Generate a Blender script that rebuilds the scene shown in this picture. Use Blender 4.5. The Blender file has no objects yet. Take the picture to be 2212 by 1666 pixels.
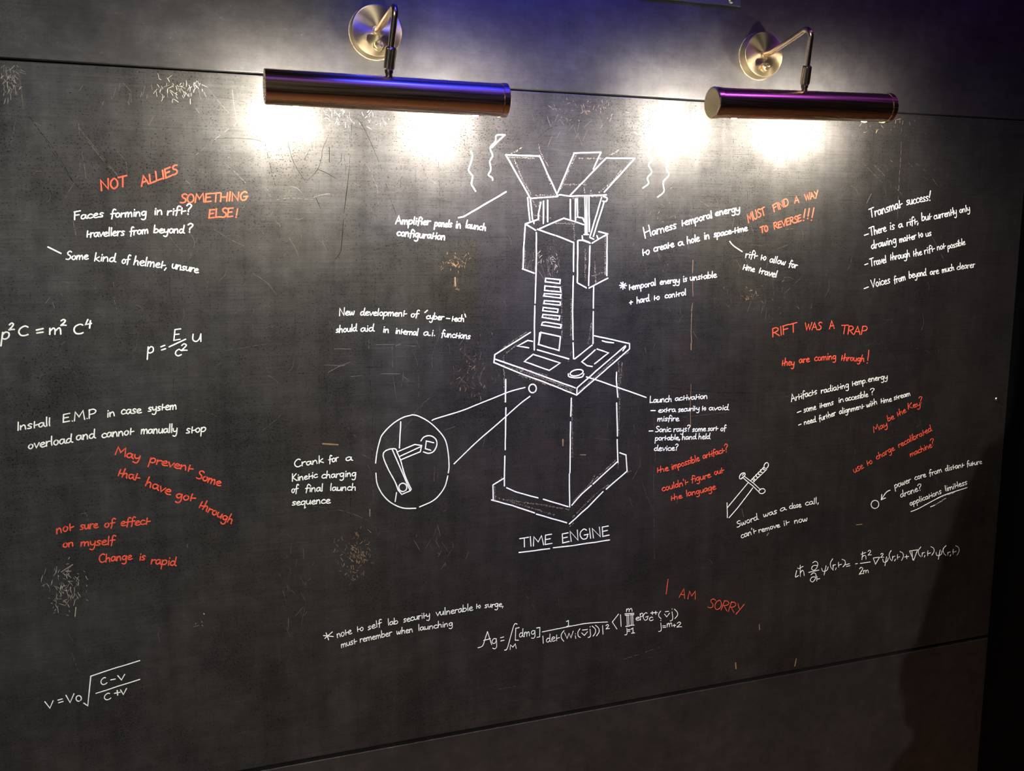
import bpy, math, random
from mathutils import Vector, Matrix

# ------------------------------------------------------------------ camera
F_PX, YAW, PITCH, DIST, EYE = 2000.0, math.radians(19.7), math.radians(8.53), 1.57, 1.55
sc = bpy.context.scene
COL = sc.collection
R_ = Vector((math.cos(YAW), -math.sin(YAW), 0))
F_ = Vector((math.sin(YAW) * math.cos(PITCH), math.cos(YAW) * math.cos(PITCH), -math.sin(PITCH)))
U_ = R_.cross(F_)
CAM = Vector((0, -DIST, EYE))
cd = bpy.data.cameras.new('camera')
cam = bpy.data.objects.new('camera', cd)
COL.objects.link(cam)
cd.sensor_fit = 'HORIZONTAL'
cd.sensor_width = 36.0
cd.lens = 36.0 * F_PX / 2212.0
cd.clip_start = 0.02
m = Matrix((R_, U_, -F_)).transposed().to_4x4()
m.translation = CAM
cam.matrix_world = m
sc.camera = cam
sc.view_settings.view_transform = 'Standard'
sc.view_settings.look = 'None'
sc.view_settings.gamma = 1.0
sc.view_settings.use_curve_mapping = False
sc.view_settings.exposure = 0.0


def at(px, py, y=0.0):
    """point where the line of sight through a picture point meets the vertical plane at depth y"""
    r = F_ + R_ * ((px - 1106.0) / F_PX) - U_ * ((py - 833.0) / F_PX)
    return CAM + r * ((y + DIST) / r.y)


# ------------------------------------------------------------------ world and lights
w = bpy.data.worlds.new('world')
sc.world = w
w.use_nodes = True
w.node_tree.nodes['Background'].inputs[0].default_value = (0.55, 0.46, 0.38, 1)
w.node_tree.nodes['Background'].inputs[1].default_value = 0.007


def light(name, kind, loc, target, power, color, size=0.1, size_y=None, angle=60, blend=0.5):
    d = bpy.data.lights.new(name, kind)
    d.energy = power
    d.color = color
    if kind == 'AREA':
        d.size = size
        if size_y:
            d.shape = 'RECTANGLE'
            d.size_y = size_y
    else:
        d.shadow_soft_size = size
    if kind == 'SPOT':
        d.spot_size = math.radians(angle)
        d.spot_blend = blend
    o = bpy.data.objects.new(name, d)
    COL.objects.link(o)
    o.location = loc
    o.rotation_euler = (Vector(target) - Vector(loc)).to_track_quat('-Z', 'Y').to_euler()
    return o


KEY = Vector((-2.1, -4.5, 3.1))
light('room_spotlight', 'SPOT', KEY, (0.72, 0, 0.75), 1000, (1.0, 0.96, 0.90), 0.008, angle=35, blend=1.0)
light('added_floor_light', 'SPOT', (1.0, -2.3, 2.8), (1.25, -0.85, 0), 90, (1.0, 0.74, 0.52), 0.1, angle=74, blend=0.8)  # added lamp: brightens the floor so the lamp tubes reflect a copper band
light('cool_side_light', 'AREA', (-1.9, -1.5, 0.7), (-0.2, 0, 0.8), 4, (0.42, 0.66, 1.0), 0.5)
light('blue_stage_light', 'SPOT', (0.55, -0.75, 3.2), (0.62, 0, 1.98), 400, (0.02, 0.03, 1.0), 0.05, angle=34, blend=1.0)
light('violet_stage_light', 'SPOT', (1.9, -1.0, 3.2), (1.35, 0, 2.05), 24, (0.38, 0.08, 0.9), 0.06, angle=50, blend=1.0)
light('violet_strip_light', 'AREA', (0.9, -1.1, 3.0), (0.9, 0, 1.85), 2.2, (0.26, 0.10, 1.0), 1.8, 0.16)
BULB_STRENGTH = 4000.0

# ------------------------------------------------------------------ materials
def new_mat(name):
    mt = bpy.data.materials.new(name)
    mt.use_nodes = True
    return mt, mt.node_tree, mt.node_tree.nodes['Principled BSDF']


def noise(nt, scale, detail=4, rough=0.55, stretch=None, loc=(0, 0, 0)):
    tc = nt.nodes.new('ShaderNodeTexCoord')
    mp = nt.nodes.new('ShaderNodeMapping')
    mp.inputs['Location'].default_value = loc
    if stretch:
        mp.inputs['Scale'].default_value = stretch
    nt.links.new(tc.outputs['Object'], mp.inputs['Vector'])
    n = nt.nodes.new('ShaderNodeTexNoise')
    n.inputs['Scale'].default_value = scale
    n.inputs['Detail'].default_value = detail
    n.inputs['Roughness'].default_value = rough
    nt.links.new(mp.outputs[0], n.inputs['Vector'])
    return n.outputs['Fac']


def ramp(nt, fac, stops):
    r = nt.nodes.new('ShaderNodeValToRGB')
    e = r.color_ramp.elements
    while len(e) < len(stops):
        e.new(0.5)
    for el, (p, c) in zip(e, stops):
        el.position = p
        el.color = (c, c, c, 1) if not isinstance(c, tuple) else (*c, 1)
    nt.links.new(fac, r.inputs[0])
    return r.outputs[0]


def mix(nt, fac, a, b, mode='MIX'):
    x = nt.nodes.new('ShaderNodeMix')
    x.data_type = 'RGBA'
    x.blend_type = mode
    for sock, v in ((x.inputs[0], fac), (x.inputs[6], a), (x.inputs[7], b)):
        if isinstance(v, (int, float)):
            sock.default_value = v
        elif isinstance(v, tuple):
            sock.default_value = (*v, 1)
        else:
            nt.links.new(v, sock)
    return x.outputs[2]


def mth(nt, op, a, b):
    x = nt.nodes.new('ShaderNodeMath')
    x.operation = op
    for sock, v in zip(x.inputs, (a, b)):
        if isinstance(v, (int, float)):
            sock.default_value = v
        else:
            nt.links.new(v, sock)
    return x.outputs[0]


def board_mat(name, base, tint, pits=1.0, grain=1.0):
    mt, nt, p = new_mat(name)
    broad = noise(nt, 2.3, 5, 0.6)
    streak = noise(nt, 110, 6, 0.75, (0.045, 1, 2.6))
    vert = noise(nt, 22, 3, 0.6, (1.6, 1, 0.09), (3, 0, 1))
    pit = noise(nt, 420, 2, 0.6, (0.8, 1, 1.0))
    patch = noise(nt, 7, 4, 0.6, None, (5, 2, 8))
    fine = noise(nt, 300, 3, 0.75, (0.7, 1, 1.0))
    mott = noise(nt, 34, 5, 0.7, (0.8, 1, 1.0), (2, 4, 1))
    # colour: black paint, worn browner in patches, with hairline wear
    c = mix(nt, ramp(nt, broad, [(0.35, 0.0), (0.7, 1.0)]), base, tint)
    wear = ramp(nt, mth(nt, 'ADD', fine, mth(nt, 'MULTIPLY', mth(nt, 'SUBTRACT', mott, 0.5), 0.4)), [(0.68, 0.0), (0.76, 1.0)])
    c = mix(nt, mth(nt, 'MULTIPLY', wear, 0.28), c, (0.22, 0.18, 0.14))
    nt.links.new(c, p.inputs['Base Color'])
    # gloss: pits and brush streaks are matt, so they read dark in the sheen
    pits_f = ramp(nt, mth(nt, 'ADD', pit, mth(nt, 'MULTIPLY', mth(nt, 'SUBTRACT', patch, 0.5), 0.28)),
                  [(0.60 if pits > .5 else 0.76, 1.0), (0.67 if pits > .5 else 0.85, 0.12)])
    st = ramp(nt, mth(nt, 'ADD', streak, mth(nt, 'MULTIPLY', mth(nt, 'SUBTRACT', patch, 0.5), 0.35)),
              [(0.35, 1.0), (0.85, 1.0 - 0.45 * grain)])
    vt = ramp(nt, vert, [(0.25, 0.66 if pits > .5 else 0.88), (0.6, 1.0)])
    s = mth(nt, 'MULTIPLY', mth(nt, 'MULTIPLY', pits_f, st), vt)
    s = mth(nt, 'MULTIPLY', s, ramp(nt, mott, [(0.30, 0.62), (0.62, 1.0)]))
    s = mth(nt, 'MULTIPLY', s, ramp(nt, patch, [(0.36, 1.0), (0.66, 0.66)]))
    nt.links.new(mth(nt, 'MULTIPLY', s, 0.9), p.inputs['Specular IOR Level'])
    nt.links.new(ramp(nt, streak, [(0.3, 0.54), (0.75, 0.62)]), p.inputs['Roughness'])
    nt.links.new(mth(nt, 'MULTIPLY', s, 0.30), p.inputs['Coat Weight'])
    p.inputs['Coat Roughness'].default_value = 0.27
    bump = nt.nodes.new('ShaderNodeBump')
    bump.inputs['Strength'].default_value = 0.18
    bump.inputs['Distance'].default_value = 0.0012
    h = mth(nt, 'ADD', mth(nt, 'MULTIPLY', streak, 0.5), mth(nt, 'MULTIPLY', pit, 0.6))
    nt.links.new(h, bump.inputs['Height'])
    nt.links.new(bump.outputs[0], p.inputs['Normal'])
    nt.links.new(bump.outputs[0], p.inputs['Coat Normal'])
    return mt


def paint_mat(name, col, rough=0.55, spread=0.12, spec=0.3):
    mt, nt, p = new_mat(name)
    n = noise(nt, 180, 3, 0.6)
    dark = tuple(max(0.0, v * (1 - spread)) for v in col)
    nt.links.new(mix(nt, ramp(nt, n, [(0.3, 0.0), (0.6, 1.0)]), dark, col), p.inputs['Base Color'])
    p.inputs['Roughness'].default_value = rough
    p.inputs['Specular IOR Level'].default_value = spec
    return mt


def metal_mat(name, col, rough, stretch, scale=90, aniso=0.0, var=0.10, sp=0.015):
    mt, nt, p = new_mat(name)
    n = noise(nt, scale, 4, 0.6, stretch)
    lo = tuple(v * (1 - var * 2) for v in col)
    nt.links.new(mix(nt, n, lo, col), p.inputs['Base Color'])
    nt.links.new(ramp(nt, n, [(0.25, max(0.05, rough - sp)), (0.75, rough + sp)]), p.inputs['Roughness'])
    p.inputs['Metallic'].default_value = 1.0
    if aniso:
        p.inputs['Anisotropic'].default_value = aniso
        tg = nt.nodes.new('ShaderNodeTangent')
        tg.direction_type = 'RADIAL'
        tg.axis = 'Y'
        nt.links.new(tg.outputs[0], p.inputs['Tangent'])
    return mt


M = {
    'board': board_mat('black_board_paint', (0.0052, 0.0051, 0.0055), (0.0115, 0.0098, 0.0082)),
    'upper': board_mat('black_upper_panel_paint', (0.006, 0.0055, 0.0065), (0.011, 0.0095, 0.0095), 0.2, 0.3),
    'lower': board_mat('black_lower_panel_paint', (0.0065, 0.006, 0.006), (0.011, 0.0095, 0.0088), 0.2, 0.4),
    'gap': paint_mat('black_gap_shadow_board', (0.004, 0.004, 0.004), 0.9, 0.3, 0.05),
    'white': paint_mat('white_paint_pen', (0.80, 0.84, 0.80), 0.6, 0.10, 0.25),
    'red': paint_mat('red_paint_pen', (0.72, 0.088, 0.045), 0.6, 0.15, 0.2),
    'chalk': paint_mat('dusty_chalk', (0.33, 0.30, 0.23), 0.9, 0.3, 0.1),
    'light_scratch': paint_mat('pale_scratch', (0.105, 0.09, 0.072), 0.6, 0.4, 0.3),
    'white_chip': paint_mat('pale_paint_chip', (0.32, 0.30, 0.25), 0.6, 0.3, 0.3),
    'tan_chip': paint_mat('tan_wood_chip', (0.24, 0.155, 0.085), 0.6, 0.3, 0.3),
    'dark_scratch': paint_mat('dark_scratch', (0.006, 0.005, 0.004), 0.85, 0.3, 0.05),
    'brass': metal_mat('brushed_brass', (0.60, 0.49, 0.30), 0.33, (1, 1, 1), 600, 0.8, 0.03),
    'bronze': metal_mat('brushed_antique_bronze', (0.66, 0.46, 0.30), 0.25, (0.015, 1, 1), 330, 0, 0.16, 0.07),
    'arm': metal_mat('antique_bronze_tube', (0.50, 0.37, 0.26), 0.26, (1, 1, 1), 400, 0, 0.03),
    'dark_metal': metal_mat('dark_metal', (0.10, 0.08, 0.07), 0.4, (1, 1, 1), 40),
    'steel': metal_mat('screw_steel', (0.55, 0.52, 0.50), 0.3, (1, 1, 1), 60),
    'plate': paint_mat('grey_painted_metal', (0.045, 0.045, 0.055), 0.45, 0.15, 0.4),
    'sealant': paint_mat('pale_sealant', (0.15, 0.14, 0.11), 0.6, 0.3, 0.3),
    'inner': paint_mat('grey_reflector_enamel', (0.38, 0.37, 0.34), 0.4, 0.05, 0.5),
    'shadow_blocker': paint_mat('black_blocker_sheet', (0.01, 0.01, 0.01), 0.95, 0.3, 0.05),
    'floor': paint_mat('red_brown_floor', (0.32, 0.165, 0.10), 0.5, 0.3, 0.4),
}
bm_, nt_, p_ = new_mat('led_bulb_glow')
p_.inputs['Base Color'].default_value = (1, 1, 1, 1)
p_.inputs['Emission Color'].default_value = (1.0, 0.91, 0.77, 1)
p_.inputs['Emission Strength'].default_value = BULB_STRENGTH
M['bulb'] = bm_


# ------------------------------------------------------------------ mesh helpers
class MB:
    def __init__(s):
        s.v, s.f = [], []

    def add(s, vs, fs):
        o = len(s.v)
        s.v += [tuple(v) for v in vs]
        s.f += [tuple(i + o for i in f) for f in fs]

    def box(s, a, b):
        x0, y0, z0 = a
        x1, y1, z1 = b
        s.add([(x0, y0, z0), (x1, y0, z0), (x1, y1, z0), (x0, y1, z0), (x0, y0, z1), (x1, y0, z1), (x1, y1, z1), (x0, y1, z1)],
              [(0, 3, 2, 1), (4, 5, 6, 7), (0, 1, 5, 4), (1, 2, 6, 5), (2, 3, 7, 6), (3, 0, 4, 7)])

    def lathe(s, prof, n=48, base=Vector((0, 0, 0)), axis=Vector((0, -1, 0)), up=Vector((0, 0, 1))):
        """prof: (distance along axis, radius)"""
        side = axis.cross(up).normalized()
        upv = side.cross(axis).normalized()
        vs, fs = [], []
        for d, r in prof:
            for k in range(n):
                a = 2 * math.pi * k / n
                vs.append(base + axis * d + (side * math.cos(a) + upv * math.sin(a)) * r)
        for j in range(len(prof) - 1):
            for k in range(n):
                a, b = j * n + k, j * n + (k + 1) % n
                fs.append((a, b, b + n, a + n))
        fs.append(tuple(range(n))[::-1])
        fs.append(tuple((len(prof) - 1) * n + k for k in range(n)))
        s.add(vs, fs)

    def tube(s, pts, r, n=20):
        pts = [Vector(p) for p in pts]
        vs, fs = [], []
        nrm = None
        for i, p in enumerate(pts):
            t = (pts[min(i + 1, len(pts) - 1)] - pts[max(i - 1, 0)]).normalized()
            if nrm is None:
                nrm = t.orthogonal().normalized()
            nrm = (nrm - t * nrm.dot(t)).normalized()
            bn = t.cross(nrm)
            for k in range(n):
                a = 2 * math.pi * k / n
                vs.append(p + (nrm * math.cos(a) + bn * math.sin(a)) * r)
        for j in range(len(pts) - 1):
            for k in range(n):
                a, b = j * n + k, j * n + (k + 1) % n
                fs.append((a, b, b + n, a + n))
        fs.append(tuple(range(n))[::-1])
        fs.append(tuple((len(pts) - 1) * n + k for k in range(n)))
        s.add(vs, fs)

    def build(s, name, mt, parent=None, smooth=False, bevel=0.0, origin=None):
        me = bpy.data.meshes.new(name)
        o0 = Vector(origin) if origin is not None else Vector((0, 0, 0))
        me.from_pydata([tuple(Vector(v) - o0) for v in s.v], [], s.f)
        me.materials.append(mt)
        me.update()
        if smooth:
            for p in me.polygons:
                p.use_smooth = True
            me.set_sharp_from_angle(angle=math.radians(38))
        o = bpy.data.objects.new(name, me)
        COL.objects.link(o)
        if parent:
            o.parent = parent
            o.location = o0 - parent_world(parent)
        else:
            o.location = o0
        if bevel:
            b = o.modifiers.new('bevel', 'BEVEL')
            b.width = bevel
            b.segments = 2
            b.limit_method = 'ANGLE'
        return o


def parent_world(o):
    p = Vector(o.location)
    return p if o.parent is None else p + parent_world(o.parent)


def tag(o, label=None, cat=None, group=None, kind=None):
    for k, v in (('label', label), ('category', cat), ('group', group), ('kind', kind)):
        if v:
            o[k] = v
    return o


def smooth_line(pts, step=4):
    """Catmull-Rom through 2-D points"""
    if len(pts) < 3:
        return list(pts)
    P = [pts[0]] + list(pts) + [pts[-1]]
    out = []
    for i in range(1, len(P) - 2):
        a, b, c, d = P[i - 1], P[i], P[i + 1], P[i + 2]
        for k in range(step):
            t = k / step
            out.append(tuple(0.5 * (2 * b[j] + (c[j] - a[j]) * t + (2 * a[j] - 5 * b[j] + 4 * c[j] - d[j]) * t * t
                                    + (3 * b[j] - a[j] - 3 * c[j] + d[j]) * t ** 3) for j in (0, 1)))
    out.append(tuple(P[-2]))
    return out


def ribbon(mb, pts, width, h=0.0004, y0=0.0, wob=None, taper=False):
    """raised paint line on the wall plane; pts are (x, z) in metres"""
    h *= rng.uniform(0.6, 1.1)
    q = [pts[0]]
    for p in pts[1:]:
        if math.hypot(p[0] - q[-1][0], p[1] - q[-1][1]) > width * 0.12:
            q.append(p)
    if len(q) == 1:
        q.append((q[0][0] + width * 0.3, q[0][1]))
    n = len(q)
    # round the ends
    def ext(a, b, d):
        l = math.hypot(a[0] - b[0], a[1] - b[1]) or 1
        return (a[0] + (a[0] - b[0]) / l * d, a[1] + (a[1] - b[1]) / l * d)
    hw = width / 2
    st0, st1 = q[0], q[-1]
    s0 = [ext(q[0], q[1], hw * 0.95), ext(q[0], q[1], hw * 0.6)]
    s1 = [ext(q[-1], q[-2], hw * 0.6), ext(q[-1], q[-2], hw * 0.95)]
    line = s0 + q + s1
    wd = [0.3, 0.8] + [1.0] * n + [0.8, 0.3]
    if taper:
        wd = [0.2, 0.4] + [0.5 + 0.5 * math.sin(math.pi * (i + .5) / n) for i in range(n)] + [0.4, 0.2]
    vs, fs = [], []
    for i, p in enumerate(line):
        a, b = line[max(i - 1, 0)], line[min(i + 1, len(line) - 1)]
        tx, tz = b[0] - a[0], b[1] - a[1]
        if 0 < i < len(line) - 1:   # mitre from unit directions
            d1 = (p[0] - a[0], p[1] - a[1]); d2 = (b[0] - p[0], b[1] - p[1])
            l1 = math.hypot(*d1) or 1; l2 = math.hypot(*d2) or 1
            tx, tz = d1[0] / l1 + d2[0] / l2, d1[1] / l1 + d2[1] / l2
            k = math.hypot(tx, tz) / 2
            mit = 1 / max(k, 0.62)
            if k < 0.15:
                tx, tz = d1
                mit = 1.0
        else:
            mit = 1.0
        l = math.hypot(tx, tz) or 1
        nx, nz = -tz / l, tx / l
        ww = hw * wd[i] * mit
        if wob:
            ww *= 1 + wob * (rng.random() - 0.5)
        for k, yy in ((-1.0, 0.0), (-0.75, -h), (0.75, -h), (1.0, 0.0)):
            vs.append((p[0] + nx * ww * k, y0 + yy, p[1] + nz * ww * k))
    for i in range(len(line) - 1):
        for k in range(3):
            a = i * 4 + k
            fs.append((a, a + 1, a + 5, a + 4))
    mb.add(vs, fs)


rng = random.Random(7)
# ------------------------------------------------------------------ handwriting
# one-stroke letters; small letter height 1, capitals and stems 1.9; "L" starts a straight line
G = {
'a': (.95, '.72,.82 .45,1 .12,.75 .1,.25 .35,.03 .62,.35 .74,.85|L.74,.95 .76,.2 .95,.02'),
'b': (.95, 'L.15,1.9 .08,.05|.1,.55 .4,.95 .75,.75 .75,.3 .42,0 .1,.12'),
'c': (.85, '.75,.82 .5,1 .15,.72 .1,.3 .4,.02 .82,.18'),
'd': (1.0, '.7,.8 .42,.98 .1,.65 .12,.18 .42,.05 .72,.5|.84,1.9 .76,.9 .75,.2 .98,.02'),
'e': (.85, '.12,.48 .5,.55 .7,.78 .48,1 .15,.72 .1,.28 .4,.0 .82,.14'),
'f': (.72, '.8,1.72 .55,1.9 .35,1.5 .3,.6 .2,-.25|L.05,.85 .72,.95'),
'g': (.95, '.72,.85 .42,1 .1,.65 .2,.2 .5,.15 .74,.6|.78,.95 .76,.1 .7,-.6 .4,-.88 .08,-.7'),
'h': (.92, 'L.18,1.9 .08,0|.1,.45 .4,.92 .66,.8 .68,.3 .74,0'),
'i': (.38, 'L.2,.95 .17,.02|L.22,1.42 .24,1.52'),
'j': (.5, '.36,.95 .33,-.3 .22,-.75 -.05,-.75|L.38,1.42 .40,1.52'),
'k': (.85, 'L.18,1.9 .1,0|L.7,1.0 .16,.5 .78,.0'),
'l': (.38, '.2,1.9 .15,.7 .18,.05'),
'm': (1.3, 'L.1,.95 .08,0|.1,.5 .38,.97 .56,.75 .56,0|.58,.5 .88,.97 1.06,.75 1.12,0'),
'n': (.92, 'L.1,.95 .08,0|.1,.5 .42,.97 .64,.78 .72,0'),
'o': (.88, '.5,1 .18,.8 .1,.35 .38,.0 .7,.3 .7,.8 .42,1'),
'p': (.92, 'L.12,.98 .02,-.85|.1,.6 .42,1 .74,.8 .7,.3 .38,.05 .1,.18'),
'q': (.95, '.74,.82 .44,1 .12,.72 .12,.25 .42,.05 .72,.5|L.78,.95 .72,-.85 .9,-.7'),
'r': (.7, 'L.12,.98 .1,0|.12,.5 .35,.9 .66,.92'),
's': (.75, '.66,.9 .4,1 .18,.78 .3,.55 .52,.38 .48,.08 .08,.05'),
't': (.72, '.27,1.4 .2,.7 .2,.04|L.2,.55 .76,.66'),
'u': (.95, '.1,.97 .1,.3 .38,.03 .66,.35 .76,.95|L.76,.95 .8,.02'),
'v': (.82, 'L.06,.97 .36,.02 .78,.98'),
'w': (1.15, '.06,.95 .15,.12 .35,.1 .54,.75 .62,.12 .85,.1 1.02,.98'),
'x': (.85, 'L.08,.95 .74,.02|L.76,.98 .06,.0'),
'y': (.9, '.08,.97 .14,.35 .45,.2 .7,.5|.78,.97 .74,.0 .6,-.7 .32,-.88 .05,-.7'),
'z': (.8, 'L.1,.95 .7,.95 .1,.02 .75,.02'),
'A': (1.25, 'L.05,0 .55,1.9 1.1,0|L.25,.65 .95,.7'),
'B': (1.1, 'L.15,1.9 .1,0|.12,1.88 .8,1.7 .75,1.1 .15,1 .9,.8 .85,.1 .1,0'),
'C': (1.15, '1.0,1.7 .7,1.9 .25,1.5 .1,.8 .35,.1 .75,.0 1.05,.2'),
'D': (1.2, 'L.15,1.9 .1,0|.12,1.9 .8,1.75 1.05,1.0 .8,.2 .1,0'),
'E': (1.05, 'L.95,1.85 .18,1.8 .08,0 .9,.08|L.12,.95 .75,1.02'),
'F': (1.0, 'L.15,1.85 .08,0|L.05,1.82 .98,1.95|L.12,1.0 .75,1.08'),
'G': (1.2, '1.0,1.65 .7,1.9 .25,1.5 .1,.8 .35,.1 .8,.1 1.0,.5 1.02,.85|L.6,.8 1.15,.85'),
'H': (1.25, 'L.15,1.9 .08,0|L1.05,1.9 1.0,0|L.12,.95 1.02,1.0'),
'I': (.4, 'L.2,1.9 .15,0'),
'K': (1.1, 'L.18,1.9 .1,0|L.9,1.8 .2,.9 .98,.0'),
'L': (.95, 'L.18,1.9 .1,.05 .9,.1'),
'M': (1.5, 'L.1,0 .25,1.85 .7,.7 1.2,1.9 1.35,0'),
'N': (1.25, 'L.12,0 .15,1.85 1.0,.05 1.08,1.9'),
'O': (1.15, '.6,1.9 .2,1.5 .1,.7 .45,.0 .95,.4 1.0,1.3 .65,1.88'),
'P': (1.05, 'L.15,1.9 .08,0|.1,1.75 .6,1.9 .95,1.5 .75,.95 .15,.8'),
'R': (1.1, 'L.15,1.9 .08,0|.1,1.78 .6,1.9 .9,1.5 .7,1.05 .18,.9|L.3,.92 1.0,.0'),
'S': (.95, '.9,1.72 .6,1.9 .25,1.6 .35,1.15 .7,.85 .75,.3 .4,.02 .05,.1'),
'T': (1.15, 'L.02,1.82 1.12,1.92|L.58,1.85 .5,0'),
'U': (1.15, '.12,1.9 .12,.5 .5,.0 .95,.4 1.02,1.9'),
'V': (1.15, 'L.06,1.9 .52,.02 1.1,1.92'),
'W': (1.55, 'L.06,1.85 .4,.05 .8,1.5 1.05,.05 1.5,1.9'),
'Y': (1.1, 'L.08,1.85 .5,.95|L1.05,1.95 .25,-.2'),
'0': (.9, '.45,1.9 .12,1.3 .15,.4 .45,0 .78,.5 .75,1.5 .45,1.9'),
'1': (.6, 'L.08,1.5 .38,1.9 .36,.02'),
'2': (.95, '.12,1.5 .45,1.9 .75,1.5 .5,.8 .1,.05 .45,.1 .9,.05'),
'4': (.95, 'L.4,1.9 .1,.85 .85,.95|L.72,1.6 .62,.0'),
'?': (.75, '.08,1.6 .35,1.9 .68,1.6 .5,1.1 .32,.85 .33,.5|L.3,.08 .32,.0'),
'!': (.4, 'L.25,1.9 .18,.5|L.13,.1 .14,.0'),
'.': (.35, 'L.15,.08 .18,.02'),
',': (.4, 'L.22,.15 .05,-.35'),
"'": (.3, 'L.18,1.95 .12,1.5'),
'-': (.7, 'L.15,.55 .5,.6'),
'+': (.8, 'L.4,1.0 .38,.1|L.05,.55 .75,.58'),
'(': (.5, '.42,1.95 .12,1.3 .1,.4 .32,-.3'),
')': (.5, '.1,1.95 .4,1.4 .42,.5 .15,-.3'),
'\u03c8': (1.2, '.05,1.1 .15,.35 .5,.15 .9,.45 1.05,1.2|L.75,1.6 .4,-.8'),
'\u2202': (1.0, '.25,1.6 .6,1.9 .95,1.5 .85,.6 .45,.0 .1,.35 .3,.95 .7,1.0 .92,.8'),
'\u0127': (1.0, 'L.3,1.9 .12,0|.15,.5 .5,.95 .72,.8 .78,0|L.02,1.35 .75,1.6'),
}


def add_word(mb, text, p0, p1, h, width, lean=0.75, T=None):
    ang = math.atan2(p1[1] - p0[1], p1[0] - p0[0])
    L = math.hypot(p1[0] - p0[0], p1[1] - p0[1])
    adv = sum(G[c][0] for c in text) - 0.1
    sx = L / adv
    ua = ang * lean
    ux, uy = math.sin(ua) + 0.07 * math.cos(ua), -math.cos(ua)
    x = 0.0
    for c in text:
        wdt, st = G[c]
        jit, js = rng.uniform(-.05, .05), rng.uniform(.94, 1.06)
        for s in st.split('|'):
            straight = s[0] == 'L'
            pts = [tuple(float(t) for t in q.split(',')) for q in s.lstrip('L').split()]
            pts = [(a + rng.uniform(-.02, .02), b + rng.uniform(-.02, .02)) for a, b in pts]
            pts = smooth_line(pts, 4) if not straight else pts
            out = []
            for a, b in pts:
                bx = p0[0] + math.cos(ang) * (x + a) * sx + ux * (b * js + jit) * h
                by = p0[1] + math.sin(ang) * (x + a) * sx + uy * (b * js + jit) * h
                out.append(T(bx, by))
            ribbon(mb, out, width, wob=0.14)
        x += wdt


def dusty(mb, pts, width, density=1.0):
    """rough chalk line: many small flecks along the path"""
    for a, b in zip(pts, pts[1:]):
        L = math.hypot(b[0] - a[0], b[1] - a[1])
        n = max(2, int(L / 0.0007 * density))
        for k in range(n):
            t = rng.random()
            r = rng.uniform(0.0002, 0.00062)
            cx = a[0] + (b[0] - a[0]) * t + rng.gauss(0, width * .35)
            cz = a[1] + (b[1] - a[1]) * t + rng.gauss(0, width * .35)
            an = rng.uniform(0, 3.14)
            vs = [(cx + r * math.cos(an + q * 1.5708) * (1.6 if q % 2 == 0 else .8), -0.0003,
                   cz + r * math.sin(an + q * 1.5708) * (1.6 if q % 2 == 0 else .8)) for q in range(4)]
            vs.append((cx, -0.0005, cz))
            mb.add(vs, [(0, 1, 4), (1, 2, 4), (2, 3, 4), (3, 0, 4)])


def ink(mb, row, T, width):
    """row: items split by ';' - w word / l straight line / s smooth line / e ellipse / d dusty chalk line"""
    for it in row.split(';'):
        it = it.strip()
        if not it:
            continue
        k, rest = it[0], it[1:].split()
        if k == 'w':
            n = [float(v) for v in rest[1:]]
            add_word(mb, rest[0], (n[0], n[1]), (n[2], n[3]), n[4], width * 0.88, n[5] if len(n) > 5 else 0.75, T)
        elif k == 'e':
            n = [float(v) for v in rest]
            rot = math.radians(n[4]) if len(n) > 4 else 0
            pts = []
            for i in range(29):
                a = 2 * math.pi * i / 28 + 1
                ex, ey = n[2] * math.cos(a), n[3] * math.sin(a)
                pts.append(T(n[0] + ex * math.cos(rot) - ey * math.sin(rot), n[1] + ex * math.sin(rot) + ey * math.cos(rot)))
            ribbon(mb, pts, width, wob=0.1)
        else:
            pts = [tuple(float(t) for t in q.split(',')) for q in rest]
            if k == 's':
                pts = smooth_line(pts, 5)
            if k == 'l':
                # hand-drawn: a slight waver along long lines
                out = [pts[0]]
                for a, b in zip(pts, pts[1:]):
                    L = math.hypot(b[0] - a[0], b[1] - a[1])
                    n = max(1, int(L / 60))
                    for i in range(1, n):
                        t = i / n
                        out.append((a[0] + (b[0] - a[0]) * t + rng.uniform(-1.3, 1.3), a[1] + (b[1] - a[1]) * t + rng.uniform(-1.3, 1.3)))
                    out.append(b)
                pts = out
            pts = [T(*p) for p in pts]
            if k == 'd':
                dusty(mb, pts, 0.0022)
            else:
                ribbon(mb, pts, width, wob=0.14)
# ------------------------------------------------------------------ the setting
Z_TOP = at(1106, 193).z        # seam above the board
Z_BOT = at(1400, 1509).z       # seam below the board
X_L, X_R = -1.2, at(2193, 650).x
GAP = 0.0032
LOW = 0.008
root = bpy.data.objects.new('wall_back', None)
COL.objects.link(root)
root['kind'] = 'structure'


def panel(name, a, b, mt, parent, bevel=0.0012):
    mb = MB()
    mb.box(a, b)
    return mb.build(name, mt, parent, bevel=bevel)


panel('backing_board', (X_L, 0.016, 0.0), (X_R + 0.9, 0.05, 2.9), M['gap'], root, 0)
tag(panel('wall_panel', (X_L, -0.001, Z_TOP + GAP / 2), (X_R + 0.02, 0.0155, 2.75), M['upper'], root), 'upper black wall panel carrying the two lamps')
tag(panel('wall_panel', (X_L, 0.0, 0.06), (X_R, 0.0155, Z_BOT - LOW / 2), M['lower'], root), 'lower plain black wall panel')
mb = MB()
mb.box((-3, -5.5, -0.05), (4, 0.06, 0))
fl = mb.build('floor', M['floor'])
fl['kind'] = 'structure'

board = panel('blackboard', (X_L, 0.0, Z_BOT + LOW / 2), (X_R, 0.0155, Z_TOP - GAP / 2), M['board'], None)
tag(board, 'large scratched black board panel covered in white and red handwriting and a machine drawing', 'blackboard')

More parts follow.
